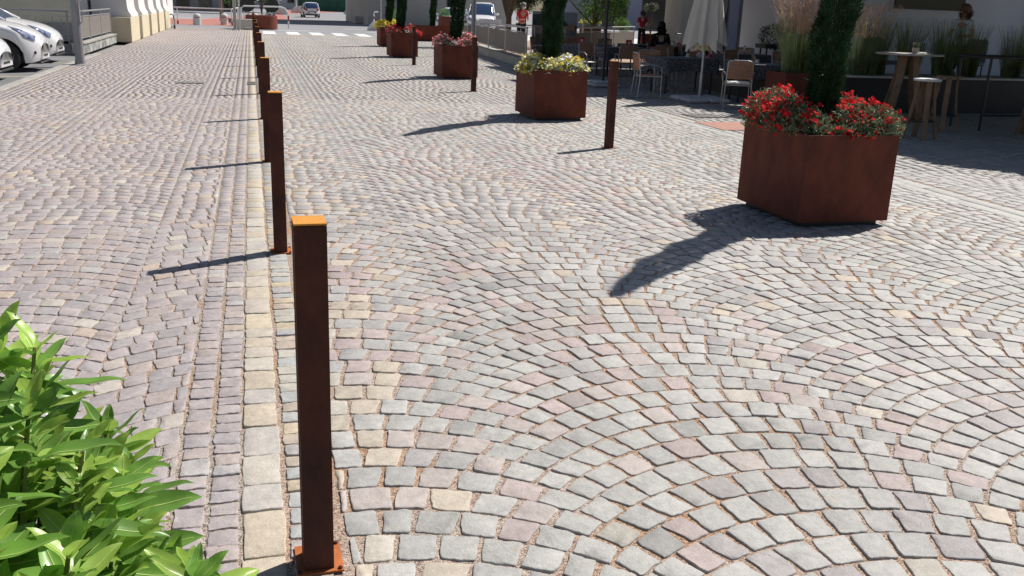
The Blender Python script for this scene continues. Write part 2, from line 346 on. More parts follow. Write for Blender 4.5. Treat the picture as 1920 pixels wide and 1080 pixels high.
# ------------------------------------------------------------------ cobbles
CAMXY = np.array([0.0, 0.0])
class Stones:
    def __init__(s): s.q = []; s.c = []
    def add(s, quad, col, gap=(0.005, 0.005)): s.q.append(quad); s.c.append((*col, gap[0], gap[1]))
def visible(x, y):
    # keeps only what the street view and a step aside could see
    if y < -0.6: return False
    dx, dy = x - 0, y + 0.0
    a = math.atan2(dx, max(dy + 1.4, .01))
    return -0.50 - 0.0 < a < 0.98
def build_stones(name, st, lods=(7.5, 17.0), kind='structure'):
    Q = np.array(st.q); C = np.array(st.c)
    ctr = Q.mean(axis=1); dist = np.hypot(ctr[:, 0], ctr[:, 1])
    V = []; Fl = []; Fs = []; CC = []; off = 0
    for li in range(3):
        sel = (dist < lods[0]) if li == 0 else ((dist >= lods[0]) & (dist < lods[1]) if li == 1 else dist >= lods[1])
        q = Q[sel]; c = C[sel]; n = len(q)
        if n == 0: continue
        K = (24, 12, 4)[li]
        if li < 2:
            rho, ne, nc = ((0.17, 4, 2), (0.14, 1, 2))[li]; pts = []
            for cx, cy, a0 in ((1, -1, -90), (1, 1, 0), (-1, 1, 90), (-1, -1, 180)):
                for m_ in range(nc): a_ = radians(a0 + 90 * (m_ + .5) / nc); pts.append((cx * (1 - rho) + rho * cos(a_), cy * (1 - rho) + rho * sin(a_)))
                nx_, ny_ = {(1, -1): (0, 1), (1, 1): (-1, 0), (-1, 1): (0, -1), (-1, -1): (1, 0)}[(cx, cy)]
                ex, ey = (cx if nx_ == 0 else None), (cy if ny_ == 0 else None)
                for m_ in range(ne):
                    f = -(1 - rho) + 2 * (1 - rho) * (m_ + 1) / (ne + 1)
                    pts.append((cx, f * ny_) if nx_ == 0 else (f * nx_, cy))
            uu = np.array([p[0] for p in pts]); vv = np.array([p[1] for p in pts])
        else:
            uu = np.array([-1, 1, 1, -1.]); vv = np.array([-1, -1, 1, 1.])
        e1 = np.linalg.norm(q[:, 1] - q[:, 0], axis=1) / 2; e2 = np.linalg.norm(q[:, 3] - q[:, 0], axis=1) / 2
        su = 1 - c[:, 3] / np.maximum(e1, .02); sv = 1 - c[:, 4] / np.maximum(e2, .02)
        rings = (((1.0, -0.034), (1.0, -0.0034), (0.978, -0.0008), (0.93, 0.0)), ((1.0, -0.034), (1.0, -0.0024), (0.96, 0.0)), ((1.0, -0.02), (0.985, 0.0)))[li]
        jit = rng.normal(0, (0.0008, 0.0010, 0.0)[li], (n, K, 2))
        if li == 0:
            ph = rng.uniform(0, 2 * pi, (n, 1)); tt = np.arange(K)[None] / K * 2 * pi
            w = 0.0016 * np.sin(3 * tt + ph) + 0.0014 * np.sin(5 * tt + 2 * ph) + 0.0010 * np.sin(9 * tt + 3 * ph); jit += w[..., None] * np.stack([uu, vv], -1)[None]
        tilt = rng.normal(0, (0.010, 0.005, 0.002)[li], (n, 2)); zoff = rng.normal(0, (0.0013, 0.0006, 0.0003)[li], n)
        R = []
        for ri, (sc, z) in enumerate(rings):
            U = uu[None] * su[:, None] * sc; Vv = vv[None] * sv[:, None] * sc
            a, b_ = (U + 1) / 2, (Vv + 1) / 2
            P = (q[:, None, 0] * ((1 - a) * (1 - b_))[..., None] + q[:, None, 1] * (a * (1 - b_))[..., None] + q[:, None, 2] * (a * b_)[..., None] + q[:, None, 3] * ((1 - a) * b_)[..., None]) + jit
            d = P - ctr[sel][:, None]
            Z = z + zoff[:, None] + (d * tilt[:, None]).sum(-1)
            if ri >= 1 and li < 2: Z = Z + rng.normal(0, 0.0009, Z.shape)
            R.append(np.concatenate([P, Z[..., None]], -1))
        R = np.stack(R, 1)  # n, rings, K, 3
        nr = len(rings)
        base = off + np.arange(n)[:, None, None] * (nr * K)
        ii = np.arange(K); jj = (ii + 1) % K
        side = np.stack([np.stack([r * K + ii, r * K + jj, (r + 1) * K + jj, (r + 1) * K + ii], -1) for r in range(nr - 1)], 0).reshape(-1, 4)
        Fq = (base + side[None]).reshape(-1)
        top = ((nr - 1) * K + ii)[None]
        Ft = (off + np.arange(n)[:, None] * (nr * K) + top).reshape(-1)
        Fl.append(Fq); Fs.append(np.full(n * side.shape[0], 4)); Fl.append(Ft); Fs.append(np.full(n, K))
        V.append(R.reshape(-1, 3)); CC.append(np.repeat(c[:, :3], nr * K, axis=0)); off += n * nr * K
    V = np.concatenate(V); Fl = np.concatenate(Fl); Fs = np.concatenate(Fs); CC = np.concatenate(CC)
    me = bpy.data.meshes.new(name); me.vertices.add(len(V)); me.vertices.foreach_set('co', V.ravel())
    me.loops.add(len(Fl)); me.loops.foreach_set('vertex_index', Fl.astype(np.int32))
    me.polygons.add(len(Fs)); st_ = np.concatenate([[0], np.cumsum(Fs)[:-1]]).astype(np.int32)
    me.polygons.foreach_set('loop_start', st_); me.polygons.foreach_set('loop_total', Fs.astype(np.int32))
    me.update(calc_edges=True)
    at = me.color_attributes.new('Col', 'FLOAT_COLOR', 'POINT'); at.data.foreach_set('color', np.concatenate([CC, np.ones((len(CC), 1))], 1).ravel())
    me.materials.append(MT['stone'])
    o = bpy.data.objects.new(name, me); COL.objects.link(o); o['kind'] = kind
    print(name, 'stones', len(Q), 'verts', len(V)); return o
def lownoise(x, y, s, seed=0.0): return 0.5 + 0.25 * (sin(x * s + 1.7 * seed + 1.3 * sin(y * s * .7 + seed)) + sin(y * s * 1.1 + 2.3 * seed + 1.1 * sin(x * s * .9 - seed)))
def desat(c, k):
    g = sum(c) / 3; return tuple(g + (q - g) * k for q in c)
def colR(x, y):
    r = random.random(); v = random.uniform(0.93, 1.08)
    pinky = lownoise(x, y, 0.9, 2.0) * (1.0 if x < 3.2 else 0.4) * (1.15 if y > 4 else 0.8)
    yel = (0.24 if x < 0.75 else 0.05)
    g = min(1, max(0, (x - 1) / 3.0)) * 0.5 + random.uniform(-.2, .2)
    if r < 0.17 * pinky: c = (0.47, 0.325, 0.31)
    elif r < 0.36 * pinky: c = (0.50, 0.40, 0.365)
    elif r < 0.36 * pinky + yel * 0.55: c = (0.58, 0.46, 0.30)
    elif r < 0.36 * pinky + yel: c = (0.55, 0.49, 0.38)
    elif random.random() < 0.30 * (1 - g): c = (0.375, 0.375, 0.365)
    elif random.random() < 0.12: c = (0.36, 0.325, 0.335)
    elif random.random() < 0.35: c = (0.465, 0.465, 0.44)
    else: c = (0.435 + 0.05 * g, 0.43 + 0.05 * g, 0.405 + 0.05 * g)
    c = desat(c, 0.62); b_ = 0.425 + .04 * g; c = tuple(q * .72 + b_ * .28 for q in c)
    v *= .94 if random.random() > .04 else .78; m_ = .02 * lownoise(x, y, .5, 4.0) * (1 if x < 4 else .3); return (c[0] * v * (1.012 + m_), c[1] * v * (1 - m_), c[2] * v * .968)
def colL(x, y):
    r = random.random(); v = random.uniform(0.94, 1.06)
    if r < 0.05: c = (0.56, 0.51, 0.42)
    elif r < 0.09: c = (0.42, 0.43, 0.42)
    elif r < 0.13: c = (0.52, 0.40, 0.27)
    elif r < 0.30: c = (0.44, 0.36, 0.325)
    elif r < 0.62: c = (0.385, 0.34, 0.345)
    elif r < 0.80: c = (0.345, 0.325, 0.34)
    else: c = (0.42, 0.375, 0.365)
    v *= .985
    c = desat(c, 0.85); c = tuple(q * .55 + b_ * .45 for q, b_ in zip(c, (0.400, 0.345, 0.335))); return tuple(k * v for k in c)
def arcs(st, xc, Wd, y0, y1, d, unit, colf, xmin=-99, xmax=99, gap=(0.006, 0.0045), thmax=45.0, rad=1.0):
    R = (Wd / 2) / sin(radians(thmax)); th = radians(thmax); k = int((y0 - 1.2) / d)
    while k * d < y1 + 0.6:
        yk = k * d
        # bottom edge runs from theta a to theta b; left end overshoots so neighbouring strips interlock
        a = -th + 0.98 * rad * d * sin(th) / R; bth = th
        n = max(6, int(round((bth - a) * R / (unit * random.uniform(.93, 1.07))))); cuts = [a]
        ws = [random.uniform(0.86, 1.15) for _ in range(n)]; sw = sum(ws)
        for w in ws: cuts.append(cuts[-1] + (bth - a) * w / sw)
        for i in range(n):
            t0, t1 = cuts[i], cuts[i + 1]
            def P(t): return (xc + R * sin(t), yk + R * cos(t) - R)
            dj = 0.0
            def Tp(t):
                h = d * cos(t); p = P(t)
                if rad == 1.0: return (p[0] + sin(t) * h, p[1] + cos(t) * h)
                x_ = R * sin(t) + rad * sin(t) * h; x_ = max(-R * .99, min(R * .99, x_))
                return (xc + x_, yk + d + math.sqrt(R * R - x_ * x_) - R)
            tm = (t0 + t1) / 2; cx, cy = P(tm)
            if cx < xmin - .055 or cx > xmax + .055 or not visible(cx, cy) or cy > y1 or cy < y0: continue
            sl = random.uniform(-.008, .008)
            qd = [P(t0 + sl), P(t1 + sl), Tp(t1 - sl), Tp(t0 - sl)]
            qd = [(min(max(a_, xmin - .004), xmax + .004), b_) for a_, b_ in qd]
            st.add(qd, colf(cx, cy), (gap[0] * random.uniform(.75, 1.5), gap[1] * random.uniform(.8, 1.3)))
        k += 1
def column(st, x0, x1, y0, y1, lo, hi, colf, gap=(0.006, 0.004)):
    y = y0
    while y < y1:
        l = random.uniform(lo, hi); a = random.uniform(-.004, .004); cc = ((x0 + x1) / 2, y + l / 2)
        if visible(*cc): st.add([(x0 + a, y), (x1 + a, y + random.uniform(-.004, .004)), (x1 + a, y + l), (x0 + a, y + l + random.uniform(-.004, .004))], colf(*cc), (gap[0] * random.uniform(.7, 1.6), gap[1] * random.uniform(.8, 1.4)))
        y += l
WD = 1.565; DR = 0.158
right = Stones()
for k in range(-1, 12):
    xc = 1.01 + WD * (k + 0.5)
    arcs(right, xc, WD, -0.6, 50.3, DR, 0.128, colR, xmin=0.232 if k == -1 else -9, xmax=6.55 if k <= 3 else 99, gap=(0.0075, 0.0055)) if k <= 3 else None
column(right, 0.052, 0.180, -0.6, 50.3, 0.085, 0.125, lambda x, y: random.choice([(0.50, 0.42, 0.31), (0.42, 0.42, 0.405), (0.41, 0.41, 0.40), (0.47, 0.44, 0.38), (0.40, 0.37, 0.36), (0.45, 0.38, 0.31)]), gap=(0.006, 0.0045))
column(right, 6.55, 6.72, 4, 50.3, 0.35, 0.55, lambda x, y: (0.43, 0.425, 0.40), gap=(0.002, 0.002))
column(right, 6.72, 6.90, 4, 50.3, 0.35, 0.55, lambda x, y: (0.425, 0.42, 0.40), gap=(0.002, 0.002))
build_stones('cobbled_road', right)
terr = Stones()
def colT(x, y): v = random.uniform(.85, 1.1); return (0.40 * v, 0.385 * v, 0.37 * v)
for k in range(7):
    arcs(terr, 6.9 + 1.45 * (k + 0.5), 1.45, 5.0, 31 if k else 50, 0.165, 0.15, colT, xmin=6.9, gap=(0.006, 0.005))
build_stones('terrace_paving', terr, lods=(2, 12))
left = Stones()
for k in range(4):
    xc = -0.735 - WD * (k - 0.5)
    arcs(left, xc, WD, -0.6, 57, 0.142, 0.128, colL, xmin=-4.1, xmax=-0.330, gap=(0.0050, 0.0038), thmax=38, rad=0.3)
column(left, -0.322, -0.212, -0.6, 57, 0.085, 0.135, colL, gap=(0.006, 0.004))
column(left, -0.208, -0.10, -0.6, 57, 0.08, 0.125, colL, gap=(0.006, 0.004))
build_stones('cobbled_pavement', left)
curb = Stones()
column(curb, -0.095, 0.045, -0.6, 55, 0.13, 0.30, lambda x, y: random.choice([(0.52, 0.45, 0.34), (0.50, 0.445, 0.38), (0.49, 0.435, 0.375), (0.51, 0.44, 0.35), (0.50, 0.46, 0.40), (0.47, 0.435, 0.40)]), gap=(0.003, 0.003))
build_stones('kerb_strip', curb)
# iron covers and patches in the paving
def cover(name, x, y, w, l, label, rz=0, grid=True):
    t = empty(name, (x, y, 0), rz, label, 'drain cover')
    b = MB(); b.box((0, 0, 0.003), (w, l, 0.012)); b.build('cover_frame', 'iron', t)
    if grid:
        g = MB(); n = 5
        for i in range(n):
            for j in range(n): g.box((-w / 2 + w * (i + .5) / n, -l / 2 + l * (j + .5) / n, 0.012), (w / n * .7, l / n * .62, 0.008))
        g.build('cover_bars', 'kerb', t)
cover('drain_cover', 7.14, 18.1, 0.75, 0.6, 'square iron drain cover at the shade edge behind the narrow rusty post', 0.1)
cover('drain_cover', 7.45, 14.75, 0.62, 0.55, 'square iron drain cover in front of the closed parasol foot', 0.1)
cover('drain_cover', -1.2, 20.0, 0.5, 0.42, 'iron drain cover in the left cobbled pavement')
cover('drain_cover', -0.03, 20.05, 0.16, 0.75, 'grey metal plate set in the pale stone strip', grid=False)
b = MB(); b.box((7.25, 13.35, 0.004), (0.85, 1.0, 0.008)); tag(b.build('red_brick_patch', 'redtile'), kind='structure')

# ------------------------------------------------------------------ rusty bollards
BH = 1.074
def make_bollard():
    t = empty('steel_bollard', (0, 0, 0), 0, 'x', 'bollard', 'rusty square steel bollards')
    w, d, th = 0.088, 0.104, 0.006
    b = MB()
    b.box((0, -d / 2 + th / 2, BH / 2 - .003), (w, th, BH - .006)); b.box((0, d / 2 - th / 2, BH / 2 - .003), (w, th, BH - .006))
    # side sheets with a long slot broken by bridges (light shines through)
    sl = 0.016
    for sx in (-1, 1):
        x = sx * (w / 2 - th / 2); yy = d / 2 - th
        for s in (-1, 1):
            b.box((x, s * (yy + sl / 2) / 2, BH / 2 - .003), (th, yy - sl / 2, BH - .006))
        for z0, z1 in ((0, 0.16), (0.60, 0.74), (0.80, BH - .006)): b.box((x, 0, (z0 + z1) / 2), (th - .001, sl, z1 - z0))
    b.build('post', 'corten', t)
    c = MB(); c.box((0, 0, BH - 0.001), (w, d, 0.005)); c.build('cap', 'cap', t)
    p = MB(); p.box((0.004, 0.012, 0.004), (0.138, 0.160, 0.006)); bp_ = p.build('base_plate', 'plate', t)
    for sx, sy in ((-.058, -.058), (.062, -.058), (.062, .082)):
        q = MB(); q.lathe((sx, sy, .007), [(.007, 0), (.007, .005), (.004, .008)], 6); q.build('bolt', 'corten', bp_)
    return t
B0 = make_bollard(); XB = 0.132
order = ['nearest', 'second', 'third', 'fourth', 'fifth', 'sixth', 'seventh', 'eighth', 'ninth', 'tenth', 'eleventh', 'twelfth']
for i in range(12):
    y = 2.506 + 3.818 * i + 0.053; lab = f'{order[i]} rusty bollard of the row along the pale kerb strip, counted from the camera'
    if i == 0: o = B0; o.location = (XB, y, 0); o['label'] = lab; o.rotation_euler[2] = 0.02
    else: dup(B0, (XB + random.uniform(-.008, .008), y, 0), random.uniform(-.03, .03), lab)
for (x, y, lab) in ((4.315, 11.10, 'tilting rusty bollard between the yellow flower planter and the red flower planter'), (4.33, 18.90, 'rusty bollard at the right corner of the pink flower planter'), (4.46, 27.15, 'rusty bollard in front of the small red flower planter')):
    dup(B0, (x, y, 0), 0.03 if x < 4.4 else 0.02, lab)

# ------------------------------------------------------------------ vegetation helpers
def leaves(n, posf, length, width, up=0.5, out=None, bend=0.25, seed=None):
    """numpy batch of pointed leaves: each two quads folded; returns V,F"""
    P = posf(n); n = len(P)
    D = rng.normal(0, 1, (n, 3)); D[:, 2] = np.abs(D[:, 2]) * 0.6 + up
    if out is not None: D += out(P)
    D /= np.linalg.norm(D, axis=1)[:, None]
    A = np.cross(D, rng.normal(0, 1, (n, 3))); A /= np.linalg.norm(A, axis=1)[:, None]; Nn = np.cross(D, A)
    L = length * rng.uniform(.65, 1.3, (n, 1)); Wd = width * rng.uniform(.7, 1.3, (n, 1))
    v = np.stack([P, P + D * L * .45 + A * Wd * .5 + Nn * L * .03, P + D * L - Nn * L * bend, P + D * L * .45 - A * Wd * .5 + Nn * L * .03], 1)
    F = np.arange(n * 4).reshape(n, 4); return v.reshape(-1, 3), F
def mesh_np(name, V, F, m, parent=None, smooth=False, loc=None):
    me = bpy.data.meshes.new(name); V = np.asarray(V, dtype=float); F = np.asarray(F); k = F.shape[1]
    me.vertices.add(len(V)); me.vertices.foreach_set('co', V.ravel()); me.loops.add(F.size); me.loops.foreach_set('vertex_index', F.ravel().astype(np.int32))
    me.polygons.add(len(F)); me.polygons.foreach_set('loop_start', np.arange(0, F.size, k, dtype=np.int32)); me.polygons.foreach_set('loop_total', np.full(len(F), k, dtype=np.int32))
    if smooth: me.polygons.foreach_set('use_smooth', np.ones(len(F), bool))
    me.update(calc_edges=True); me.materials.append(MT[m] if isinstance(m, str) else m)
    o = bpy.data.objects.new(name, me); COL.objects.link(o)
    if parent: o.parent = parent
    if loc: o.location = loc
    return o
def in_ball(n, c, r, sz=1.0, shell=0.35):
    d = rng.normal(0, 1, (n, 3)); d /= np.linalg.norm(d, axis=1)[:, None]; rr = (shell + (1 - shell) * rng.uniform(0, 1, (n, 1)) ** .6) * r
    p = d * rr; p[:, 2] *= sz; return p + np.array(c)
def crown_pts(n, blobs):
    w = np.array([b[3] ** 2 for b in blobs]); ks = rng.choice(len(blobs), n, p=w / w.sum()); out = np.zeros((n, 3))
    for i, b in enumerate(blobs):
        s = ks == i; out[s] = in_ball(s.sum(), b[:3], b[3], b[4] if len(b) > 4 else 1)
    return out

# columnar cypress ------------------------------------------------
def make_cypress(h, r, n, name='cypress', bend=(0, 0)):
    t = empty(name, (0, 0, 0), 0, 'x', 'cypress')
    b = MB(); b.tube([(0, 0, 0), (bend[0] * .2, bend[1] * .2, h * .5), (bend[0] * .8, bend[1] * .8, h * .9)], [0.035, 0.022, 0.006], 8); b.build('trunk', 'bark', t)
    z = rng.uniform(0, 1, n) ** 1.05; prof = r * np.minimum(1, 0.72 + 1.2 * z) * np.clip((1.02 - z) * 3.2, 0.08, 1) ** 0.8
    th = rng.uniform(0, 2 * pi, n); lump = 1 + 0.13 * np.sin(3 * th + 9 * z * h) + 0.10 * np.sin(5 * th - 14 * z * h) + 0.06 * np.sin(2 * th + 31 * z)
    rr = prof * lump * (0.45 + 0.55 * rng.uniform(0, 1, n) ** .45)
    P = np.stack([rr * np.cos(th) + bend[0] * z ** 2, rr * np.sin(th) + bend[1] * z ** 2, z * h + 0.02], 1)
    out = lambda p: np.stack([np.cos(th), np.sin(th), np.full(n, 1.3)], 1) * 1.1
    V, F = leaves(n, lambda k: P, 0.045, 0.0075, up=0.6, out=out, bend=-0.05)
    nf = n // 14; i = rng.choice(n, nf); P2 = P[i].copy(); P2[:, 0] *= 1.0
    th2 = th[i]; D2 = np.stack([np.cos(th2), np.sin(th2), rng.uniform(.6, 2.0, nf)], 1)
    V2, F2 = leaves(nf, lambda k: P2, 0.085, 0.006, up=0.3, out=lambda p: D2 * 1.6, bend=-.1)
    mesh_np('crown', np.concatenate([V, V2]), np.concatenate([F, F2 + len(V)]), 'leaf', t)
    return t
# flower bed ------------------------------------------------------
def make_flowers(name, sx, sy, h, petals, n_f, n_l, mounds, label, loc, fsz=0.016, clus=5, seed=1):
    t = empty(name, loc, 0.015, label, 'flowers')
    def surf(n):
        k = rng.integers(0, len(mounds), n); M_ = np.array(mounds)[k]
        a = rng.uniform(0, 2 * pi, n); q = rng.uniform(0, 1, n) ** .5
        x = M_[:, 0] + M_[:, 2] * q * np.cos(a); y = M_[:, 1] + M_[:, 3] * q * np.sin(a); z = M_[:, 4] * np.sqrt(np.clip(1 - q ** 2 * .92, 0, 1))
        return x, y, z, q, a
    x, y, z, q, a = surf(n_l); zz = z * rng.uniform(0.05, 1, n_l) ** .6
    P = np.stack([x, y, zz], 1)
    V, F = leaves(n_l, lambda k: P, 0.045, 0.013, up=0.35); mesh_np('foliage', V, F, 'flleaf', t)
    b = MB()
    for i in range(34):
        x_, y_, z_, q_, a_ = [float(v[0]) for v in surf(1)]; b.tube([(x_ * .6, y_ * .6, 0), (x_ * .9, y_ * .9, z_ * .6), (x_, y_, z_ * .98)], [.004, .003, .002], 4)
    b.build('stems', 'flleaf', t)
    x, y, z, q, a = surf(n_f); lift = rng.uniform(-.10, .035, n_f) + (rng.uniform(0, 1, n_f) < .08) * .045; z = np.maximum(z + lift, 0.02 - (q > .95) * .06)
    cen = np.stack([x, y, z], 1)
    per = {}
    for i in range(n_f):
        pm = petals[int(i * 7919) % len(petals)] if not callable(petals) else petals(cen[i])
        per.setdefault(pm, []).append(i)
    for pm, idx in per.items():
        c = cen[idx]; m = len(c); c = np.repeat(c, clus, 0) + rng.normal(0, fsz * 1.05, (m * clus, 3)) * np.array([1, 1, .6])
        k = len(c); nrm = rng.normal(0, .55, (k, 3)); nrm[:, 2] += 0.8; nrm += np.array([0, -.35, 0]); nrm /= np.linalg.norm(nrm, axis=1)[:, None]
        u = np.cross(nrm, rng.normal(0, 1, (k, 3))); u /= np.linalg.norm(u, axis=1)[:, None]; w = np.cross(nrm, u); Vs = []; Fs = []; o = 0
        s_ = fsz * rng.uniform(.7, 1.2, (k, 1))
        for p in range(5):
            t0 = 2 * pi * p / 5; dr = u * cos(t0) + w * sin(t0); sd_ = -u * sin(t0) + w * cos(t0)
            v = np.stack([c, c + dr * s_ * .6 + sd_ * s_ * .42 + nrm * s_ * .15, c + dr * s_ + nrm * s_ * .05, c + dr * s_ * .6 - sd_ * s_ * .42 + nrm * s_ * .15], 1).reshape(-1, 3)
            Vs.append(v); Fs.append(np.arange(k * 4).reshape(k, 4) + o); o += k * 4
        mesh_np('blossoms', np.concatenate(Vs), np.concatenate(Fs), pm, t)
    return t
# planter ---------------------------------------------------------
PW, PD, PH = 0.860, 1.010, 0.76
def make_planter(w, d, h, name='steel_planter'):
    t = empty(name, (0, 0, 0), 0, 'x', 'planter'); th = 0.012; z0 = 0.045
    b = MB()
    b.box((0, -d / 2 + th / 2, (z0 + h) / 2), (w, th, h - z0)); b.box((0, d / 2 - th / 2, (z0 + h) / 2), (w, th, h - z0))
    b.box((-w / 2 + th / 2, 0, (z0 + h) / 2), (th, d - 2 * th - .002, h - z0)); b.box((w / 2 - th / 2, 0, (z0 + h) / 2), (th, d - 2 * th - .002, h - z0))
    b.box((0, 0, z0 + .01), (w - 2 * th - .004, d - 2 * th - .004, .012))
    b.build('box', 'cortenp', t)
    p = MB(); p.box((0, 0, (z0 + .002) / 2), (w - .12, d - .12, z0 + .002)); p.build('plinth', 'darkmetal', t)
    s = MB(); s.box((0, 0, h - .05), (w - 2 * th - .003, d - 2 * th - .003, .03)); s.build('soil', 'soil', t)
    return t
P0 = make_planter(PW, PD, PH)
spec = [((4.266 + PW / 2, 6.624 + PD / 2), 'nearest large square rusted steel planter holding red flowers'),
        ((4.143 + PW / 2, 13.96 + PD / 2), 'square rusted steel planter holding white and yellow flowers'),
        ((4.287 + PW / 2, 22.09 + PD / 2), 'square rusted steel planter holding pink flowers'),
        ((4.30 + PW / 2, 30.67 + PD / 2), 'distant square rusted steel planter holding small red flowers'),
        ((4.95 + PW / 2, 38.38 + PD / 2), 'farthest square rusted steel planter with bright yellow flowers')]
for i, ((x, y), lab) in enumerate(spec):
    o = P0 if i == 0 else dup(P0, (x, y, 0), 0.015)
    o.location = (x, y, 0); o.rotation_euler = (0, 0, 0.015); o['label'] = lab; o['group'] = 'square rusted steel flower planters'
c0 = make_cypress(2.95, 0.148, 40000, bend=(0.02, -0.62)); c0.location = (spec[0][0][0] + .02, spec[0][0][1] + .05, PH - .06)
c0['label'] = 'columnar cypress rising from the nearest planter of red flowers'; c0['group'] = 'columnar cypresses'
for i, lab, sc, dx in ((1, 'dark feathery columnar cypress behind white and yellow flowers', (1.05, 1.05, 1.12), -.03), (2, 'columnar cypress above the pink flower planter', (1.05, 1.05, 1.12), 0.0), (3, 'slim columnar cypress above the small red flower planter', (1.0, 1.0, 1.15), -.05), (4, 'slim columnar cypress above the bright yellow flower planter', (1.0, 1.0, 1.15), 0)):
    dup(c0, (spec[i][0][0] + dx, spec[i][0][1], PH - .06), 0.4 * i, lab, scale=sc)
fl = lambda i: (spec[i][0][0], spec[i][0][1], PH - .05)
make_flowers('red_flowers', PW, PD, .3, ['red'], 520, 11000, [(-.30, .22, .28, .34, .37), (-.33, -.12, .29, .32, .29), (-.38, .05, .22, .36, .26), (.22, -.20, .28, .32, .27), (.33, .14, .28, .34, .31), (.38, -.24, .22, .24, .27), (.05, -.40, .28, .10, .11)], 'red blossoms with grey green leaves in the nearest planter', fl(0), fsz=.017)
make_flowers('yellow_white_flowers', PW, PD, .25, ['whitep', 'paleyellow', 'yellow'], 880, 4000, [(-.25, 0, .30, .45, .24), (.25, -.05, .30, .45, .24), (0, -.3, .45, .22, .2), (-.42, -.2, .12, .2, .2)], 'white and yellow blossoms in the second planter', fl(1), fsz=.022, clus=4)
make_flowers('pink_flowers', PW, PD, .25, ['pink', 'red', 'pink', 'pink', 'whitep'], 330, 2600, [(-.28, 0, .28, .42, .30), (.28, .05, .26, .42, .34), (0, -.2, .4, .25, .18)], 'pink blossoms in the third planter beside the cypress', fl(2), fsz=.022, clus=4)
make_flowers('small_red_flowers', PW, PD, .25, ['red', 'pink', 'red'], 260, 1800, [(-.25, 0, .28, .42, .28), (.25, 0, .26, .42, .3), (.5, -.1, .1, .3, .1)], 'small red blossoms in the distant planter', fl(3), fsz=.024, clus=4)
make_flowers('bright_yellow_flowers', PW, PD, .25, ['yellow'], 420, 1200, [(-.25, 0, .32, .45, .30), (.25, 0, .32, .45, .30)], 'bright yellow blossoms in the farthest planter', fl(4), fsz=.028, clus=4)
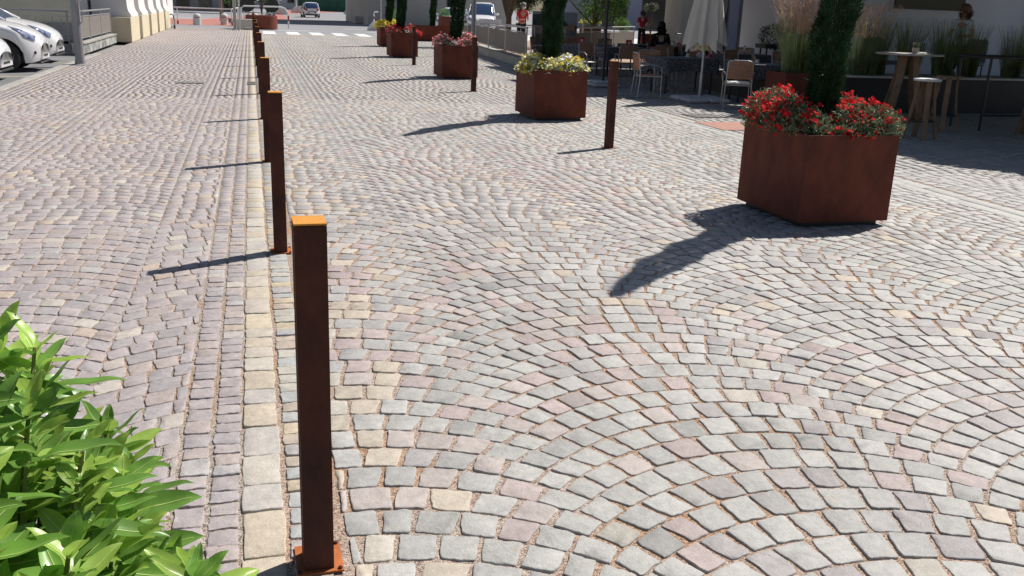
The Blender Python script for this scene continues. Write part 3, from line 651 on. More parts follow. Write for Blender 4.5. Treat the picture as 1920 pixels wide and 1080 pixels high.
#@@PART2
# ------------------------------------------------------------------ laurel shrub close to the camera
def make_shrub():
    t = empty('laurel_shrub', (-0.32, 0.86, 0), 0, 'glossy green broad leaved shrub filling the near left corner', 'shrub')
    ox, oy = -0.32, 0.86
    shoots = []
    # crown surface: two humps
    def top(x, y):
        return 1.303 - 0.86 * max(0, x + 0.30) + .02 * sin(x * 40) + .02 * sin(y * 35 + 1) - 0.5 * max(0, y - 1.05) - .15 * max(0, .85 - y) - .15 * math.exp(-((x + .125) / .032) ** 2)
    tries = 0
    while len(shoots) < 330 and tries < 14000:
        tries += 1
        x = random.uniform(-.70, -0.045); y = random.uniform(.62, 1.16)
        if x > -0.06 - 0.58 * max(0, y - 0.94): continue
        z = top(x, y) - .16 * random.random() ** 1.5 + .032 * sin(x * 61 + y * 23) * sin(y * 57) - .01
        if all((x - a) ** 2 + (y - b) ** 2 + (z - c) ** 2 > .00105 for a, b, c in shoots): shoots.append((x, y, z))
    st = MB(); lf = MB(); lf2 = MB(); mr = MB()
    for (x, y, z) in shoots:
        bx, by = ox + (x - ox) * .55, oy + (y - oy) * .55
        st.tube([(bx - ox, by - oy, z - .35), ((x + bx) / 2 - ox, (y + by) / 2 - oy, z - .15), (x - ox, y - oy, z)], [.006, .004, .0022], 5)
        out = Vector((x - ox, y - oy, .25)).normalized(); nl = random.randint(9, 13)
        for k in range(nl):
            az = k * 2.4 + random.uniform(-.3, .3); el = radians(random.uniform(-8, 26) + 50 * (k / nl)); lvl = k / nl * .06 - .055
            d = Vector((cos(az) * cos(el), sin(az) * cos(el), sin(el))) + out * .10; d.normalize()
            side = d.cross(Vector((0, 0, 1))); side = side.normalized() if side.length > .05 else Vector((1, 0, 0)); nrm = side.cross(d)
            roll = random.uniform(-.6, .6); side, nrm = side * cos(roll) + nrm * sin(roll), nrm * cos(roll) - side * sin(roll)
            L = random.uniform(.050, .092) * (1 - .35 * k / nl); w = L * random.uniform(.15, .20); base = Vector((x - ox, y - oy, z + lvl)); droop = random.uniform(.03, .28)
            V = []; nn = 8
            for i in range(nn + 1):
                u = i / nn; wd = w * (sin(pi * min(1, u * .93 + .045) ** .85) ** .85 if 0 < i < nn else .04)
                c = base + d * L * (u + .06) - Vector((0, 0, 1)) * droop * L * u * u + nrm * (.02 * L * sin(u * 9))
                V += [c - side * wd + nrm * wd * .38, c - side * wd * .5 + nrm * wd * .12, c, c + side * wd * .5 + nrm * wd * .12, c + side * wd + nrm * wd * .38]
            mv = []
            for i in range(nn): p_ = Vector(V[5 * i + 2]); k_ = .045 * w * (1.2 - i / nn) + .0001; mv += [p_ - side * k_ + nrm * .0007, p_ + side * k_ + nrm * .0007]
            mr.add(mv, [(2 * i, 2 * i + 1, 2 * i + 3, 2 * i + 2) for i in range(nn - 1)])
            F = [(5 * i + j, 5 * i + j + 1, 5 * i + j + 6, 5 * i + j + 5) for i in range(nn) for j in range(4)]
            (lf if random.random() < .62 and k > 2 else lf2).add(V, F)
    tr = MB()
    for i in range(7):
        a = i * .9; tr.tube([(.06 * cos(a), .06 * sin(a), 0), (.12 * cos(a), .12 * sin(a), .5), (.25 * cos(a), .2 * sin(a), 1.0)], [.014, .011, .006], 7)
    tr.build('trunk', 'bark', t); st.build('twigs', 'shrubtwig', t)
    lf.build('young_leaves', 'lauryoung', t, smooth=True); lf2.build('old_leaves', 'laurold', t, smooth=True); mr.build('midribs', 'midrib', t)
    # dense interior of small leaves to the ground, shade painted into their colour
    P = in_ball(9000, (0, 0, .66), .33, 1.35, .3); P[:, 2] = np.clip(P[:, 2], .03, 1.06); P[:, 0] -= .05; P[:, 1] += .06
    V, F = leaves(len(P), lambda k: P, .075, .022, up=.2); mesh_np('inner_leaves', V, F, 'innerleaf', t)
    return t
MT['greenpanel'] = mat('green_grey_door', (0.30, 0.33, 0.31), 0.6)
MT['bluelight'] = mat('pale_blue_render', (0.60, 0.64, 0.80), 0.9)
MT['lauryoung'] = mat('young_laurel_leaf', (0.38, 0.55, 0.11), 0.33, spec=.5, vary=.25, vscale=14, trans=.42)
MT['laurold'] = mat('mature_laurel_leaf', (0.19, 0.36, 0.07), 0.30, spec=.6, vary=.3, vscale=11, trans=.36)
MT['midrib'] = mat('leaf_midrib', (0.50, 0.62, 0.22), 0.5, trans=.2)
MT['innerleaf'] = mat('shade_toned_inner_leaf', (0.06, 0.13, 0.03), 0.5, vary=.4, vscale=12, trans=.1)  # darker green stands in for the shade inside the shrub
MT['shrubtwig'] = mat('green_twig', (0.20, 0.22, 0.07), 0.6, vary=.2)
make_shrub()

# ------------------------------------------------------------------ cars
def interp(pts, x):
    for (a, b), (c, d) in zip(pts, pts[1:]):
        if x <= c: t = (x - a) / (c - a) if c > a else 0; t = max(0, min(1, t)); return b + (d - b) * t
    return pts[-1][1]
def smooth(pts, n=4):
    for _ in range(n):
        q = [pts[0]]
        for (a, b), (c, d) in zip(pts, pts[1:]): q += [(a * .75 + c * .25, b * .75 + d * .25), (a * .25 + c * .75, b * .25 + d * .75)]
        q.append(pts[-1]); pts = q
    return pts
def make_car(name, L, Wd, hood, roofp, wheels, label, cat, group, loc, rz, wr=.31, details='front', van=False):
    """x runs from nose (0) to tail (-L); body of cross-sections with real wheel openings"""
    t = empty(name, loc, rz, label, cat, group)
    hp = smooth(hood, 2)          # shoulder/hood line  (x from nose backward -> z)
    rp = smooth(roofp, 2)         # greenhouse top line
    N = 88; xs = [L * (0.5 - 0.5 * cos(pi * (i / N) ** 1.0)) * .5 + L * i / N * .5 for i in range(N + 1)]
    def half(x):   # half width at ground plan
        e = min(x, L - x); return Wd / 2 * (1 - .46 * max(0, 1 - e / .55) ** 2.4)
    def low(x):
        z = .20 + .07 * max(0, 1 - min(x, L - x) / .25) ** 2
        for wx in wheels:
            d = abs(x - wx)
            if d < wr + .055: z = max(z, wr + math.sqrt((wr + .055) ** 2 - d * d))
        return z
    def sec(x):
        w = half(x); zt = interp(hp, x); zl = low(x); zb = min(.5, zt * .5)
        p = [(w * .93, zl), (w * .985, max(zl, zb * .9)), (w, max(zl, zb + .12)), (w * .985, zl + (zt - zl) * .72), (w * .93, zl + (zt - zl) * .90), (w * .80, zt - .012), (w * .45, zt + .022), (0, zt + .03)]
        return p
    K = 8; V = []; F = []
    for x in xs:
        for y, z in sec(x): V.append((-x, -y, z))
        for y, z in reversed(sec(x)[:-1]): V.append((-x, y, z))
    R = 2 * K - 1
    for i in range(N):
        for j in range(R - 1): F.append((i * R + j, i * R + j + 1, (i + 1) * R + j + 1, (i + 1) * R + j))
    F.append(tuple(range(R))); F.append(tuple(N * R + k for k in range(R - 1, -1, -1)))
    b = MB(); b.add(V, F); b.build('body', 'carpaint', t, smooth=True)
    # cabin: glass band and painted roof
    x0, x1 = rp[0][0], rp[-1][0]; n = 26; gx = [x0 + (x1 - x0) * i / n for i in range(n + 1)]
    def cab(x, f):  # f 0 bottom..1 top
        zb = interp(hp, x) - .01; zt = interp(rp, x); w0 = half(x) * .93; w1 = w0 * .80
        return (w0 + (w1 - w0) * f, zb + (zt - zb) * f)
    g = MB(); V = []; F = []
    for x in gx:
        s = [cab(x, 0), cab(x, .45), cab(x, .93)]; zt = interp(rp, x); w = s[-1][0]
        row = [(-x, -a, z) for a, z in s] + [(-x, -w * .8, zt - .004), (-x, 0, zt + .012), (-x, w * .8, zt - .004)] + [(-x, a, z) for a, z in reversed(s)]
        V += row
    R2 = 9
    for i in range(n):
        for j in range(R2 - 1): F.append((i * R2 + j, i * R2 + j + 1, (i + 1) * R2 + j + 1, (i + 1) * R2 + j))
    g.add(V, F); g.build('windows', 'carglass', t, smooth=True)
    r = MB()
    flat = [x for x in gx if interp(rp, x) > max(z for _, z in rp) - .12]; V = []; F = []
    for x in flat:
        zt = interp(rp, x); w = cab(x, .9)[0]
        V += [(-x, -w - .012, cab(x, .86)[1]), (-x, -w * .82, zt + .012), (-x, 0, zt + .03), (-x, w * .82, zt + .012), (-x, w + .012, cab(x, .86)[1])]
    for i in range(len(flat) - 1):
        for j in range(4): F.append((i * 5 + j, i * 5 + j + 1, (i + 1) * 5 + j + 1, (i + 1) * 5 + j))
    r.add(V, F)
    pill = [x0 + .02, x0 + (x1 - x0) * .42, x0 + (x1 - x0) * .70, x1 - .03]
    for i, px in enumerate(pill):
        for s in (-1, 1):
            if i == 0: top = flat[0]
            elif i == 3: top = flat[-1]
            else: top = px
            a = cab(px, .0); c_ = cab(top, .9)
            r.tube([(-px, s * (a[0] + .008), a[1]), (-(px + top) / 2, s * (cab((px + top) / 2, .5)[0] + .01), cab((px + top) / 2, .5)[1] if i in (1, 2) else (a[1] + c_[1]) / 2), (-top, s * (c_[0] + .01), c_[1])], .035, 6)
    r.build('roof', 'carpaint', t, smooth=True)
    for wx in wheels:
        for s in (-1, 1):
            y = s * (Wd / 2 - .11)
            w = MB()
            prof = [(wr * .62, -.10), (wr * .93, -.10), (wr, -.07), (wr, .07), (wr * .93, .10), (wr * .62, .10)]
            V = []; n = 28
            for q, z in prof:
                for k in range(n): a = 2 * pi * k / n; V.append((-wx + q * cos(a), y + z, wr + q * sin(a)))
            F = [(i * n + k, i * n + (k + 1) % n, ((i + 1) % 6) * n + (k + 1) % n, ((i + 1) % 6) * n + k) for i in range(6) for k in range(n)]
            w.add(V, F); wo_ = w.build('wheel', 'rubber', t, smooth=False)
            rm = MB()
            for k in range(10):
                a = 2 * pi * k / 10; rm.tube([(-wx, y + s * .075, wr), (-wx + wr * .62 * cos(a), y + s * .085, wr + wr * .62 * sin(a))], .016, 5)
            rm.tube([(-wx, y + s * .03, wr), (-wx, y + s * .10, wr)], .05, 10)
            rm.tube([(-wx + wr * .62 * cos(2 * pi * k / 20), y + s * .088, wr + wr * .62 * sin(2 * pi * k / 20)) for k in range(21)], .012, 5)
            rm.build('rim', 'rim', wo_)
            if s == 1 or True:
                a_ = MB(); V = []; F = []; n = 18
                for k in range(n + 1):
                    a = pi * k / n; V += [(-wx + (wr + .05) * cos(a), y - s * .10, wr + (wr + .05) * sin(a)), (-wx + (wr + .05) * cos(a), y + s * .04, wr + (wr + .05) * sin(a))]
                for k in range(n): F.append((2 * k, 2 * k + 1, 2 * k + 3, 2 * k + 2))
                a_.add(V, F); a_.add([(-wx - wr - .05, y - s * .10, .2), (-wx + wr + .05, y - s * .10, .2), (-wx + wr + .05, y - s * .10, .75), (-wx - wr - .05, y - s * .10, .75)], [(0, 1, 2, 3)])
                a_.build('wheel_arch', 'black', t)
    def patch(nm, m, xa, xb, ja, jb, s, off=.012, parent=t, taper=False):
        """a lamp or grille lying on the body skin between stations xa..xb and section points ja..jb"""
        V = []; F = []; nx, ny = 8, 5
        for i in range(nx + 1):
            x = xa + (xb - xa) * i / nx
            for j in range(ny + 1):
                tp = 1 - .8 * (i / nx) ** 1.6 if taper else 1; q = jb - .25 * (1 - tp) - (jb - ja) * (1 - j / ny) * tp; pl = sec(x); k = min(int(q), K - 2); f = q - k
                y = pl[k][0] * (1 - f) + pl[k + 1][0] * f; z = pl[k][1] * (1 - f) + pl[k + 1][1] * f
                V.append((-x + (off if x < L / 2 else -off), s * (y + off), z + off * .5))
        for i in range(nx):
            for j in range(ny): a = i * (ny + 1) + j; F.append((a, a + 1, a + ny + 2, a + ny + 1))
        q = MB(); q.add(V, F); return q.build(nm, m, parent, smooth=True)
    front = cat == 'van' or name == 'driving_car'
    for s in (-1, 1):
        hl = patch('headlight', 'lampglass', .10, .58, 3.3, 4.9, s, taper=True)
        patch('tail_light', 'redlight', L - .30, L - .02, 3.0, 4.6, s)
        mr_ = MB(); mx = rp[0][0] + .35; mr_.box((-mx, s * (half(mx) + .10), interp(hp, mx) + .06), (.12, .20, .14), bev=.03); mr_.build('mirror', 'carpaint', t)
        fg = MB(); fg.box((-.135, s * Wd * .33, .42), (.05, .16, .07), rz=-s * .5, bev=.015); fg.build('fog_lamp', 'black', t)
    zh = interp(hp, .0)
    q = MB(); q.box((-.022, 0, .34), (.05, Wd * .30, .08), bev=.02); q.build('grille', 'rubber', t)
    q = MB(); q.box((-.06, 0, .20), (.12, Wd * .62, .05), bev=.02); q.build('lower_splitter', 'black', t)
    if front: q = MB(); q.box((.045, 0, .46), (.012, .50, .11)); q.build('licence_plate', 'platew', t)
    q = MB(); q.box((-L - .012, 0, .52), (.012, .50, .11)); q.build('licence_plate', 'platew', t)
    q = MB(); q.box((-L + .01, 0, .30), (.06, Wd * .8, .16), bev=.03); q.build('rear_bumper', 'darkmetal' if van else 'black', t)
    if van:
        q = MB(); q.box((-.0, 0, .62), (.07, Wd * .55, .16), bev=.02); q.build('grille', 'black', t)
    return t
hood_h = [(0, .52), (.03, .66), (.18, .78), (.45, .90), (.95, 1.0), (1.3, 1.04), (2.5, 1.05), (3.6, 1.05), (4.0, .98), (4.1, .7)]
roof_h = [(1.02, .99), (1.35, 1.22), (1.8, 1.46), (2.3, 1.56), (3.0, 1.56), (3.6, 1.48), (4.02, 1.0)]
G = 'white cars parked side by side at the kerb'
make_car('parked_car', 4.1, 1.74, hood_h, roof_h, (.70, 3.30), 'white parked car nearest the camera at the left frame edge, only its low bumper showing', 'car', G, (-4.60, 20.55, -.05), 0.0)
make_car('parked_car', 4.1, 1.74, [(x, z + .05) for x, z in hood_h], [(x, z + .06) for x, z in roof_h], (.70, 3.30), 'white rounded hatchback in the middle of the three parked cars, with a clear headlight', 'car', G, (-4.42, 23.35, -.05), 0.03, wr=.33)
make_car('parked_car', 4.1, 1.74, hood_h, roof_h, (.70, 3.30), 'white parked car peeping out behind the middle hatchback', 'car', G, (-4.62, 26.3, -.05), 0.0)
hs = [(0, .5), (.04, .62), (.2, .76), (.8, .92), (1.1, .96), (2.2, .98), (3.3, .98), (3.68, .92), (3.75, .6)]
rs = [(.9, .93), (1.3, 1.22), (1.75, 1.44), (2.3, 1.5), (2.9, 1.5), (3.35, 1.42), (3.66, .96)]
make_car('driving_car', 3.75, 1.68, hs, rs, (.72, 3.12), 'small white hatchback seen from behind, driving away on the street', 'car', None, (5.95, 105.3, 0.0), radians(93), wr=.30)
hv = [(0, .62), (.05, .85), (.3, 1.02), (.8, 1.14), (1.1, 1.2), (3.5, 1.2), (4.2, 1.2), (4.3, .7)]
rv = [(.85, 1.16), (1.3, 1.55), (1.7, 1.86), (2.3, 1.95), (3.5, 1.95), (4.25, 1.9), (4.29, 1.2)]
make_car('delivery_van', 4.3, 1.85, hv, rv, (.8, 3.5), 'white delivery van facing the camera beyond the panelled fence', 'van', None, (14.2, 60.2, .0), radians(-104), van=True)
make_car('parked_car', 4.1, 1.74, hood_h, roof_h, (.80, 3.35), 'white car half hidden behind the cypress and beside the delivery van', 'car', None, (12.3, 61.8, .0), radians(-112))

# ------------------------------------------------------------------ fences, posts and walls
def panel_fence(name, label, A, B_, wallh=.22, top=1.13, panel=True, n=4, z0=0.0, wallmat='concrete'):
    A = Vector((*A, 0)); B_ = Vector((*B_, 0)); d = B_ - A; L = d.length; rz = math.atan2(d.y, d.x); c = (A + B_) / 2
    t = empty(name, (c.x, c.y, z0), rz, label, 'railing')
    w = MB(); w.box((0, 0, wallh / 2), (L, .30, wallh)); w.build('low_wall', wallmat, t)
    w = MB(); w.box((0, 0, wallh + .022), (L + .03, .36, .04)); w.build('coping', 'kerb', t)
    for i in range(n + 1):
        x = -L / 2 + .06 + (L - .12) * i / n
        p = MB(); p.tube([(x, 0, wallh + .04), (x, 0, top)], .024, 8); p.build('post', 'steel', t)
    r = MB(); r.tube([(-L / 2, 0, top), (L / 2, 0, top)], .028, 8); r.build('top_rail', 'steel', t)
    for zz in (wallh + .13, top - .14):
        r = MB(); r.tube([(-L / 2, 0, zz), (L / 2, 0, zz)], .014, 6); r.build('rail', 'steel', t)
    if panel:
        for i in range(n):
            xa = -L / 2 + .06 + (L - .12) * i / n + .04; xb = -L / 2 + .06 + (L - .12) * (i + 1) / n - .04
            p = MB(); m_ = int((xb - xa) / .10)
            for k in range(m_): p.box((xa + (xb - xa) * (k + .5) / m_, 0, (wallh + .14 + top - .16) / 2), ((xb - xa) / m_ - .004, .02, top - wallh - .32), bev=.003)
            p.build('panel', 'brownpanel', t)
    else:
        m_ = int(L / .22)
        bars = MB()
        for k in range(1, m_): x = -L / 2 + L * k / m_; bars.tube([(x, 0, wallh + .13), (x, 0, top - .14)], .009, 5)
        bars.build('bars', 'steel', t)
        r = MB(); r.tube([(-L / 2, 0, wallh + .30), (L / 2, 0, wallh + .30)], .010, 6); r.build('rail', 'steel', t)
    return t
panel_fence('barred_railing', 'steel railing with thin upright bars before the yellow wall, behind the parked cars', (-13.5, 30.2), (-5.0, 30.2), panel=False, n=3, wallh=.16, top=1.12)
panel_fence('panelled_railing', 'steel railing with brown panels on a stained white low wall, running up to the pilasters', (-4.66, 29.0), (-4.72, 36.4), n=3, wallh=.26, wallmat='dirtyconc')
panel_fence('panelled_railing', 'brown panelled steel railing on a low wall, left side of the terrace', (7.72, 26.9), (8.75, 40.5), n=4)
panel_fence('panelled_railing', 'rear stretch of brown panelled railing behind the terrace chairs', (7.95, 27.0), (14.2, 34.6), n=4)
def pole(name, label, x, y, h, r, m='greypaint', cat='pole', base=True, r2=None):
    t = empty(name, (x, y, 0), 0, label, cat)
    b = MB(); b.tube([(0, 0, 0), (0, 0, h)], [r, r2 or r], 14); b.build('shaft', m, t)
    if base:
        b = MB(); b.lathe((0, 0, 0), [(r * 1.9, 0), (r * 1.9, .012), (r * 1.15, .03), (r * 1.1, .12)], 14); b.build('foot', m, t)
    return t
p = pole('street_lamp', 'thick grey street lamp post standing at the kerb before the parked cars', -3.93, 24.6, 7.0, .105, cat='street lamp', r2=.06)
b = MB(); b.tube([(.09, -.03, .95), (.135, -.03, 1.0), (.135, -.03, 1.45), (.09, -.03, 1.5)], .012, 6); b.build('cable_conduit', 'greypaint', p)
b = MB(); b.box((.55, 0, 7.0), (1.2, .22, .12), bev=.03); b.build('lamp_head', 'greypaint', p)
pole('street_lamp', 'grey street lamp post rising in front of the brown panelled terrace railing', 7.42, 32.6, 6.0, .085, cat='street lamp', r2=.06)
pole('sign_post', 'thinner grey post of the pair beside the grey utility cabinet', -0.55, 54.0, 5.0, .05, m='steel')
pole('sign_post', 'thicker grey post of the pair beside the grey utility cabinet', -0.80, 54.2, 5.0, .085)
pole('sign_post', 'grey post on the red pavement behind the rounded concrete bollards', -2.1, 76, 6.0, .10)
pole('sign_post', 'thin grey post left of the small concrete block with white handle', 8.1, 62.3, 4.5, .045, m='steel')

# left building with pilasters
t = empty('pilaster_building', (-4.9, 44.5, 0), 0, 'yellow rendered building with white pilasters on flared cream bases', 'building')
b = MB(); b.box((-8.0, .3, 4.5), (14.4, 16.6, 9.0)); b.build('wall', 'yellowwall', t)
b = MB(); b.box((-.70, .3, 4.6), (.2, 16.9, 8.8)); b.build('facade', 'whitewall', t)
for i, y in enumerate((36.75, 40.55, 44.3, 48.0, 51.7)):
    yy = y - 44.5 + 1.45
    b = MB(); b.box((.32, yy, .43), (.96, 2.75, .86), bev=.012); b.build('plinth', 'creambase', t)
    b = MB(); prof = [(.80, .862), (.80, .95), (.77, 1.0), (.725, 1.06), (.695, 1.18), (.68, 1.36), (.68, 9.0), (-.5, 9.0), (-.5, .862)]
    b.extr([(a, z) for a, z in prof], yy - 1.15, yy + 1.15, 'y'); b.build('pilaster', 'whitewall', t)
    w = MB(); w.box((-.58, yy + 1.95, 3.0), (.06, 1.0, 2.6)); f = w.build('window', 'darkglass', t)
b = MB(); b.box((-.30, .3, .25), (.62, 16.4, .5)); b.build('base_course', 'concrete_w', t)
# window on yellow end wall facing the camera
f = MB(); f.box((-4.4, -8.05, 2.55), (2.5, .10, 2.0)); fo = f.build('window', 'kerb', t)
g = MB(); g.box((-4.4, -8.12, 2.60), (2.1, .04, 1.6)); g.build('pane', 'darkglass', fo)
b = MB(); b.box((-7.5, -8.06, .3), (13.2, .08, .6)); b.build('end_base_course', 'concrete', t)

# white far building behind (left) with arcade
t = empty('grey_gabled_building', (-6.5, 84, 0), 0, 'dark grey house side with white columns at its corner, beyond the red pavement', 'building')
b = MB(); b.box((-6, 0, 5), (8, 12, 10)); b.build('wall', 'greywall', t)
b = MB(); b.box((-.75, -3, 5), (2.45, 5.5, 10)); b.build('corner_wall', 'whitewall', t)
for i in range(4):
    q = MB(); q.box((-1.5 + i * .55, -5.82, 2.3), (.22, .15, 2.5)); q.build('window', 'darkglass', t)
# brown box building close by (dark wall at px 320-345)
def simple_building(name, label, x, y, w, d, h, m, wins=(), rz=0, roof='greywall', z0=0, cat='building', roofh=.3):
    t = empty(name, (x, y, z0), rz, label, cat)
    b = MB(); b.box((0, 0, h / 2), (w, d, h)); b.build('wall', m, t)
    b = MB(); b.box((0, 0, h + roofh / 2), (w + .6, d + .6, roofh)); b.build('roof', roof, t)
    for (wx, wz, ww, wh) in wins:
        f = MB(); f.box((wx, -d / 2 - .02, wz), (ww + .16, .06, wh + .16)); fo = f.build('window', 'kerb', t)
        g = MB(); g.box((wx, -d / 2 - .06, wz), (ww, .04, wh)); g.build('pane', 'darkglass', fo)
    return t
simple_building('far_white_building', 'long white building with small dark windows behind the driving hatchback', 8.5, 190, 34, 14, 12, 'whitewall', [(-14 + i * 3.2, 2.4 + j * 4, 1.1, 2.4) for i in range(9) for j in range(2)])
simple_building('blue_shaded_building', 'blue grey building just left of the long white building', -9, 178, 16, 12, 10, 'bluewall', [(4, 2.2, 1.6, 2.6)])
simple_building('corner_building', 'plain grey rendered building behind the distant planters', 14.6, 84, 11.7, 14, 14, 'greywall', [(1.0, 2.2, 1.0, 2.8)], rz=.03)
simple_building('shop_building', 'blue grey shopfront building closing the far end of the terrace', 46, 98, 26, 10, 12, 'bluewall', [(-9 + i * 4.2, 1.6, 2.6, 3.0) for i in range(5)], rz=-.15)
t = empty('terrace_house', (20.5, 37.5, 0), -.28, 'cream pillared house front with a dark doorway, right of the closed pale parasol', 'building')
b = MB(); b.box((0, 2.6, 4), (5.6, 5, 8)); b.build('wall', 'greywall', t)
for x, w, d, m_, nm in ((-.62, .34, .5, 'bluewall', 'pillar'), (-.22, .50, .12, 'greenpanel', 'door_panel'), (.16, .26, .06, 'darkglass', 'doorway'), (.36, .16, .5, 'creamwall', 'door_jamb'), (.84, .78, .40, 'creamwall', 'pillar'), (1.30, .12, .3, 'black', 'downpipe'), (-1.4, 1.1, .06, 'darkglass', 'doorway')):
    b = MB(); b.box((x, -d / 2 + .07, 2.5), (w, d, 5.0), bev=.01); b.build(nm, m_, t)
b = MB(); b.box((.17, -.04, 1.75), (.14, .02, .28)); b.build('notice', 'whitemetal', t)
simple_building('church_wall_house', 'pale blue wall with a small dark cross beyond the pampas grass', 27.9, 45.0, 6, 6, 9, 'bluelight', rz=-.3)
t = tag(MB().box((0, 0, .0), (.07, .03, .65)).box((0, 0, .16), (.36, .032, .07)).build('wall_cross', 'black', loc=(25.05, 42.85, 2.35)), 'small dark cross mounted on the pale blue wall', 'cross')
# right wine-bar wall
t = empty('bar_building', (22, 24, 0), 0, 'white walled bar with wide dark windows behind the tall grasses', 'building')
b = MB(); b.box((.93, 0, 4.2), (16.15, 7, 8.4)); b.build('wall', 'offwhite', t)
for (wx, ww, z0_, z1_) in ((-5.9, 2.0, 1.98, 4.2), (-1.2, 1.3, 1.9, 4.2), (-3.55, .5, 2.5, 4.2), (2.3, 3.0, 1.9, 4.2)):
    f = MB(); f.box((wx, -3.52, (z0_ + z1_) / 2), (ww + .18, .06, z1_ - z0_ + .16)); fo = f.build('window', 'offwhite', t)
    g = MB(); g.box((wx, -3.57, (z0_ + z1_) / 2), (ww, .05, z1_ - z0_)); g.build('pane', 'darkglass', fo)
f = MB()
for i in range(9): f.tube([(-2.75 + i * .09, -3.72 + .03 * (i % 2), .5), (-2.75 + i * .09, -3.72 + .03 * (i % 2), 4.4)], .05, 6)
f.build('curtain', 'bluewall', t)
b = MB(); b.box((15.6, 18.2, .22), (11.0, 4.4, .44)); b.build('raised_terrace', 'blackpanel')['kind'] = 'structure'
simple_building('dark_doorway_house', 'dark shaded house front between the cross wall and the bar', 23.0, 34.0, 5.6, 5, 8, 'blackpanel', rz=-.3)

# raised black planter trough
t = empty('planter_trough', (13.6, 15.95, 0), 0, 'long black boarded trough with pale coping, full of tall grasses', 'planter')
b = MB(); b.box((0, 0, .32), (7.4, .84, .64)); b.build('box', 'blackpanel', t)
b = MB(); b.box((0, -.18, .660), (7.5, .56, .035), bev=.008); b.build('coping', 'slab', t)
t = make_planter(.66, .66, .74); t.location = (9.35, 15.25, 0); t['label'] = 'small rusted steel planter holding pampas grass beside the black trough'
t['group'] = None; del t['group']

# grasses
def make_grass(h, n, r, plumes=0, m='grass', splay=.5):
    t = empty('ornamental_grass', (0, 0, 0), 0, 'x', 'ornamental grass')
    V = []; F = []; o = 0; PV = []; PF = []; po = 0
    for i in range(n):
        a = random.uniform(0, 2 * pi); rr = random.uniform(0, 1) ** .6 * r; bx, by = rr * cos(a) * .5, rr * sin(a) * .5
        hh = h * random.uniform(.55, 1.05); ln = splay * rr * random.uniform(.6, 1.6); w = .006
        ts = [0, .35, .7, 1.0]; sd = (-sin(a + 1) * w, cos(a + 1) * w)
        for u in ts:
            x = bx + cos(a) * ln * u ** 1.8; y = by + sin(a) * ln * u ** 1.8; z = hh * (u - .06 * u * u); k = 1 - u * .75
            V += [(x - sd[0] * k, y - sd[1] * k, z), (x + sd[0] * k, y + sd[1] * k, z)]
        for s in range(3): F.append((o + 2 * s, o + 2 * s + 1, o + 2 * s + 3, o + 2 * s + 2))
        o += 8
        if i < plumes:
            for s in range(26):
                u = .62 + .5 * random.random(); x = bx + cos(a) * ln * u ** 1.8 + random.gauss(0, .012); y = by + sin(a) * ln * u ** 1.8 + random.gauss(0, .012); z = h * .98 * u * 1.0
                dx, dz = random.uniform(-.02, .02), random.uniform(.01, .05)
                PV += [(x, y, z), (x + .009, y + .004, z), (x + dx + .006, y + .01, z + dz), (x + dx, y + .01, z + dz)]; PF.append((po, po + 1, po + 2, po + 3)); po += 4
    mesh_np('blades', np.array(V), np.array(F), m, t)
    if PV: mesh_np('plumes', np.array(PV), np.array(PF), 'plume', t)
    return t
g1 = make_grass(1.18, 560, .50, plumes=260); g1.location = (9.42, 15.25, .68); g1['label'] = 'pale plumed pampas grass in the small rusted planter left of the big cypress'
g2 = make_grass(1.2, 340, .55, plumes=110); g2.location = (11.15, 15.85, .62); g2['label'] = 'plumed grass clump right of the big cypress, with sunlit feathery heads'
g3 = make_grass(1.15, 380, .36, m='grass'); g3['group'] = 'green grass clumps in the black trough'
for i, (x, s, lab) in enumerate(((11.55, .95, 'green grass clump behind the round high table'), (12.35, 1.0, 'green grass clump right of the succulent pot'), (13.1, 1.02, 'green grass clump left of the seated woman'), (13.72, .95, 'green grass clump in front of the seated woman'), (14.75, .95, 'green grass clump right of the seated woman, before the curtain'), (15.5, 1.0, 'rightmost green grass clump in the black trough'))):
    o = g3 if i == 0 else dup(g3, (0, 0, 0), i * 1.1, lab, scale=s)
    o.location = (x, 15.98 + .05 * (i % 2), .62); o['label'] = lab

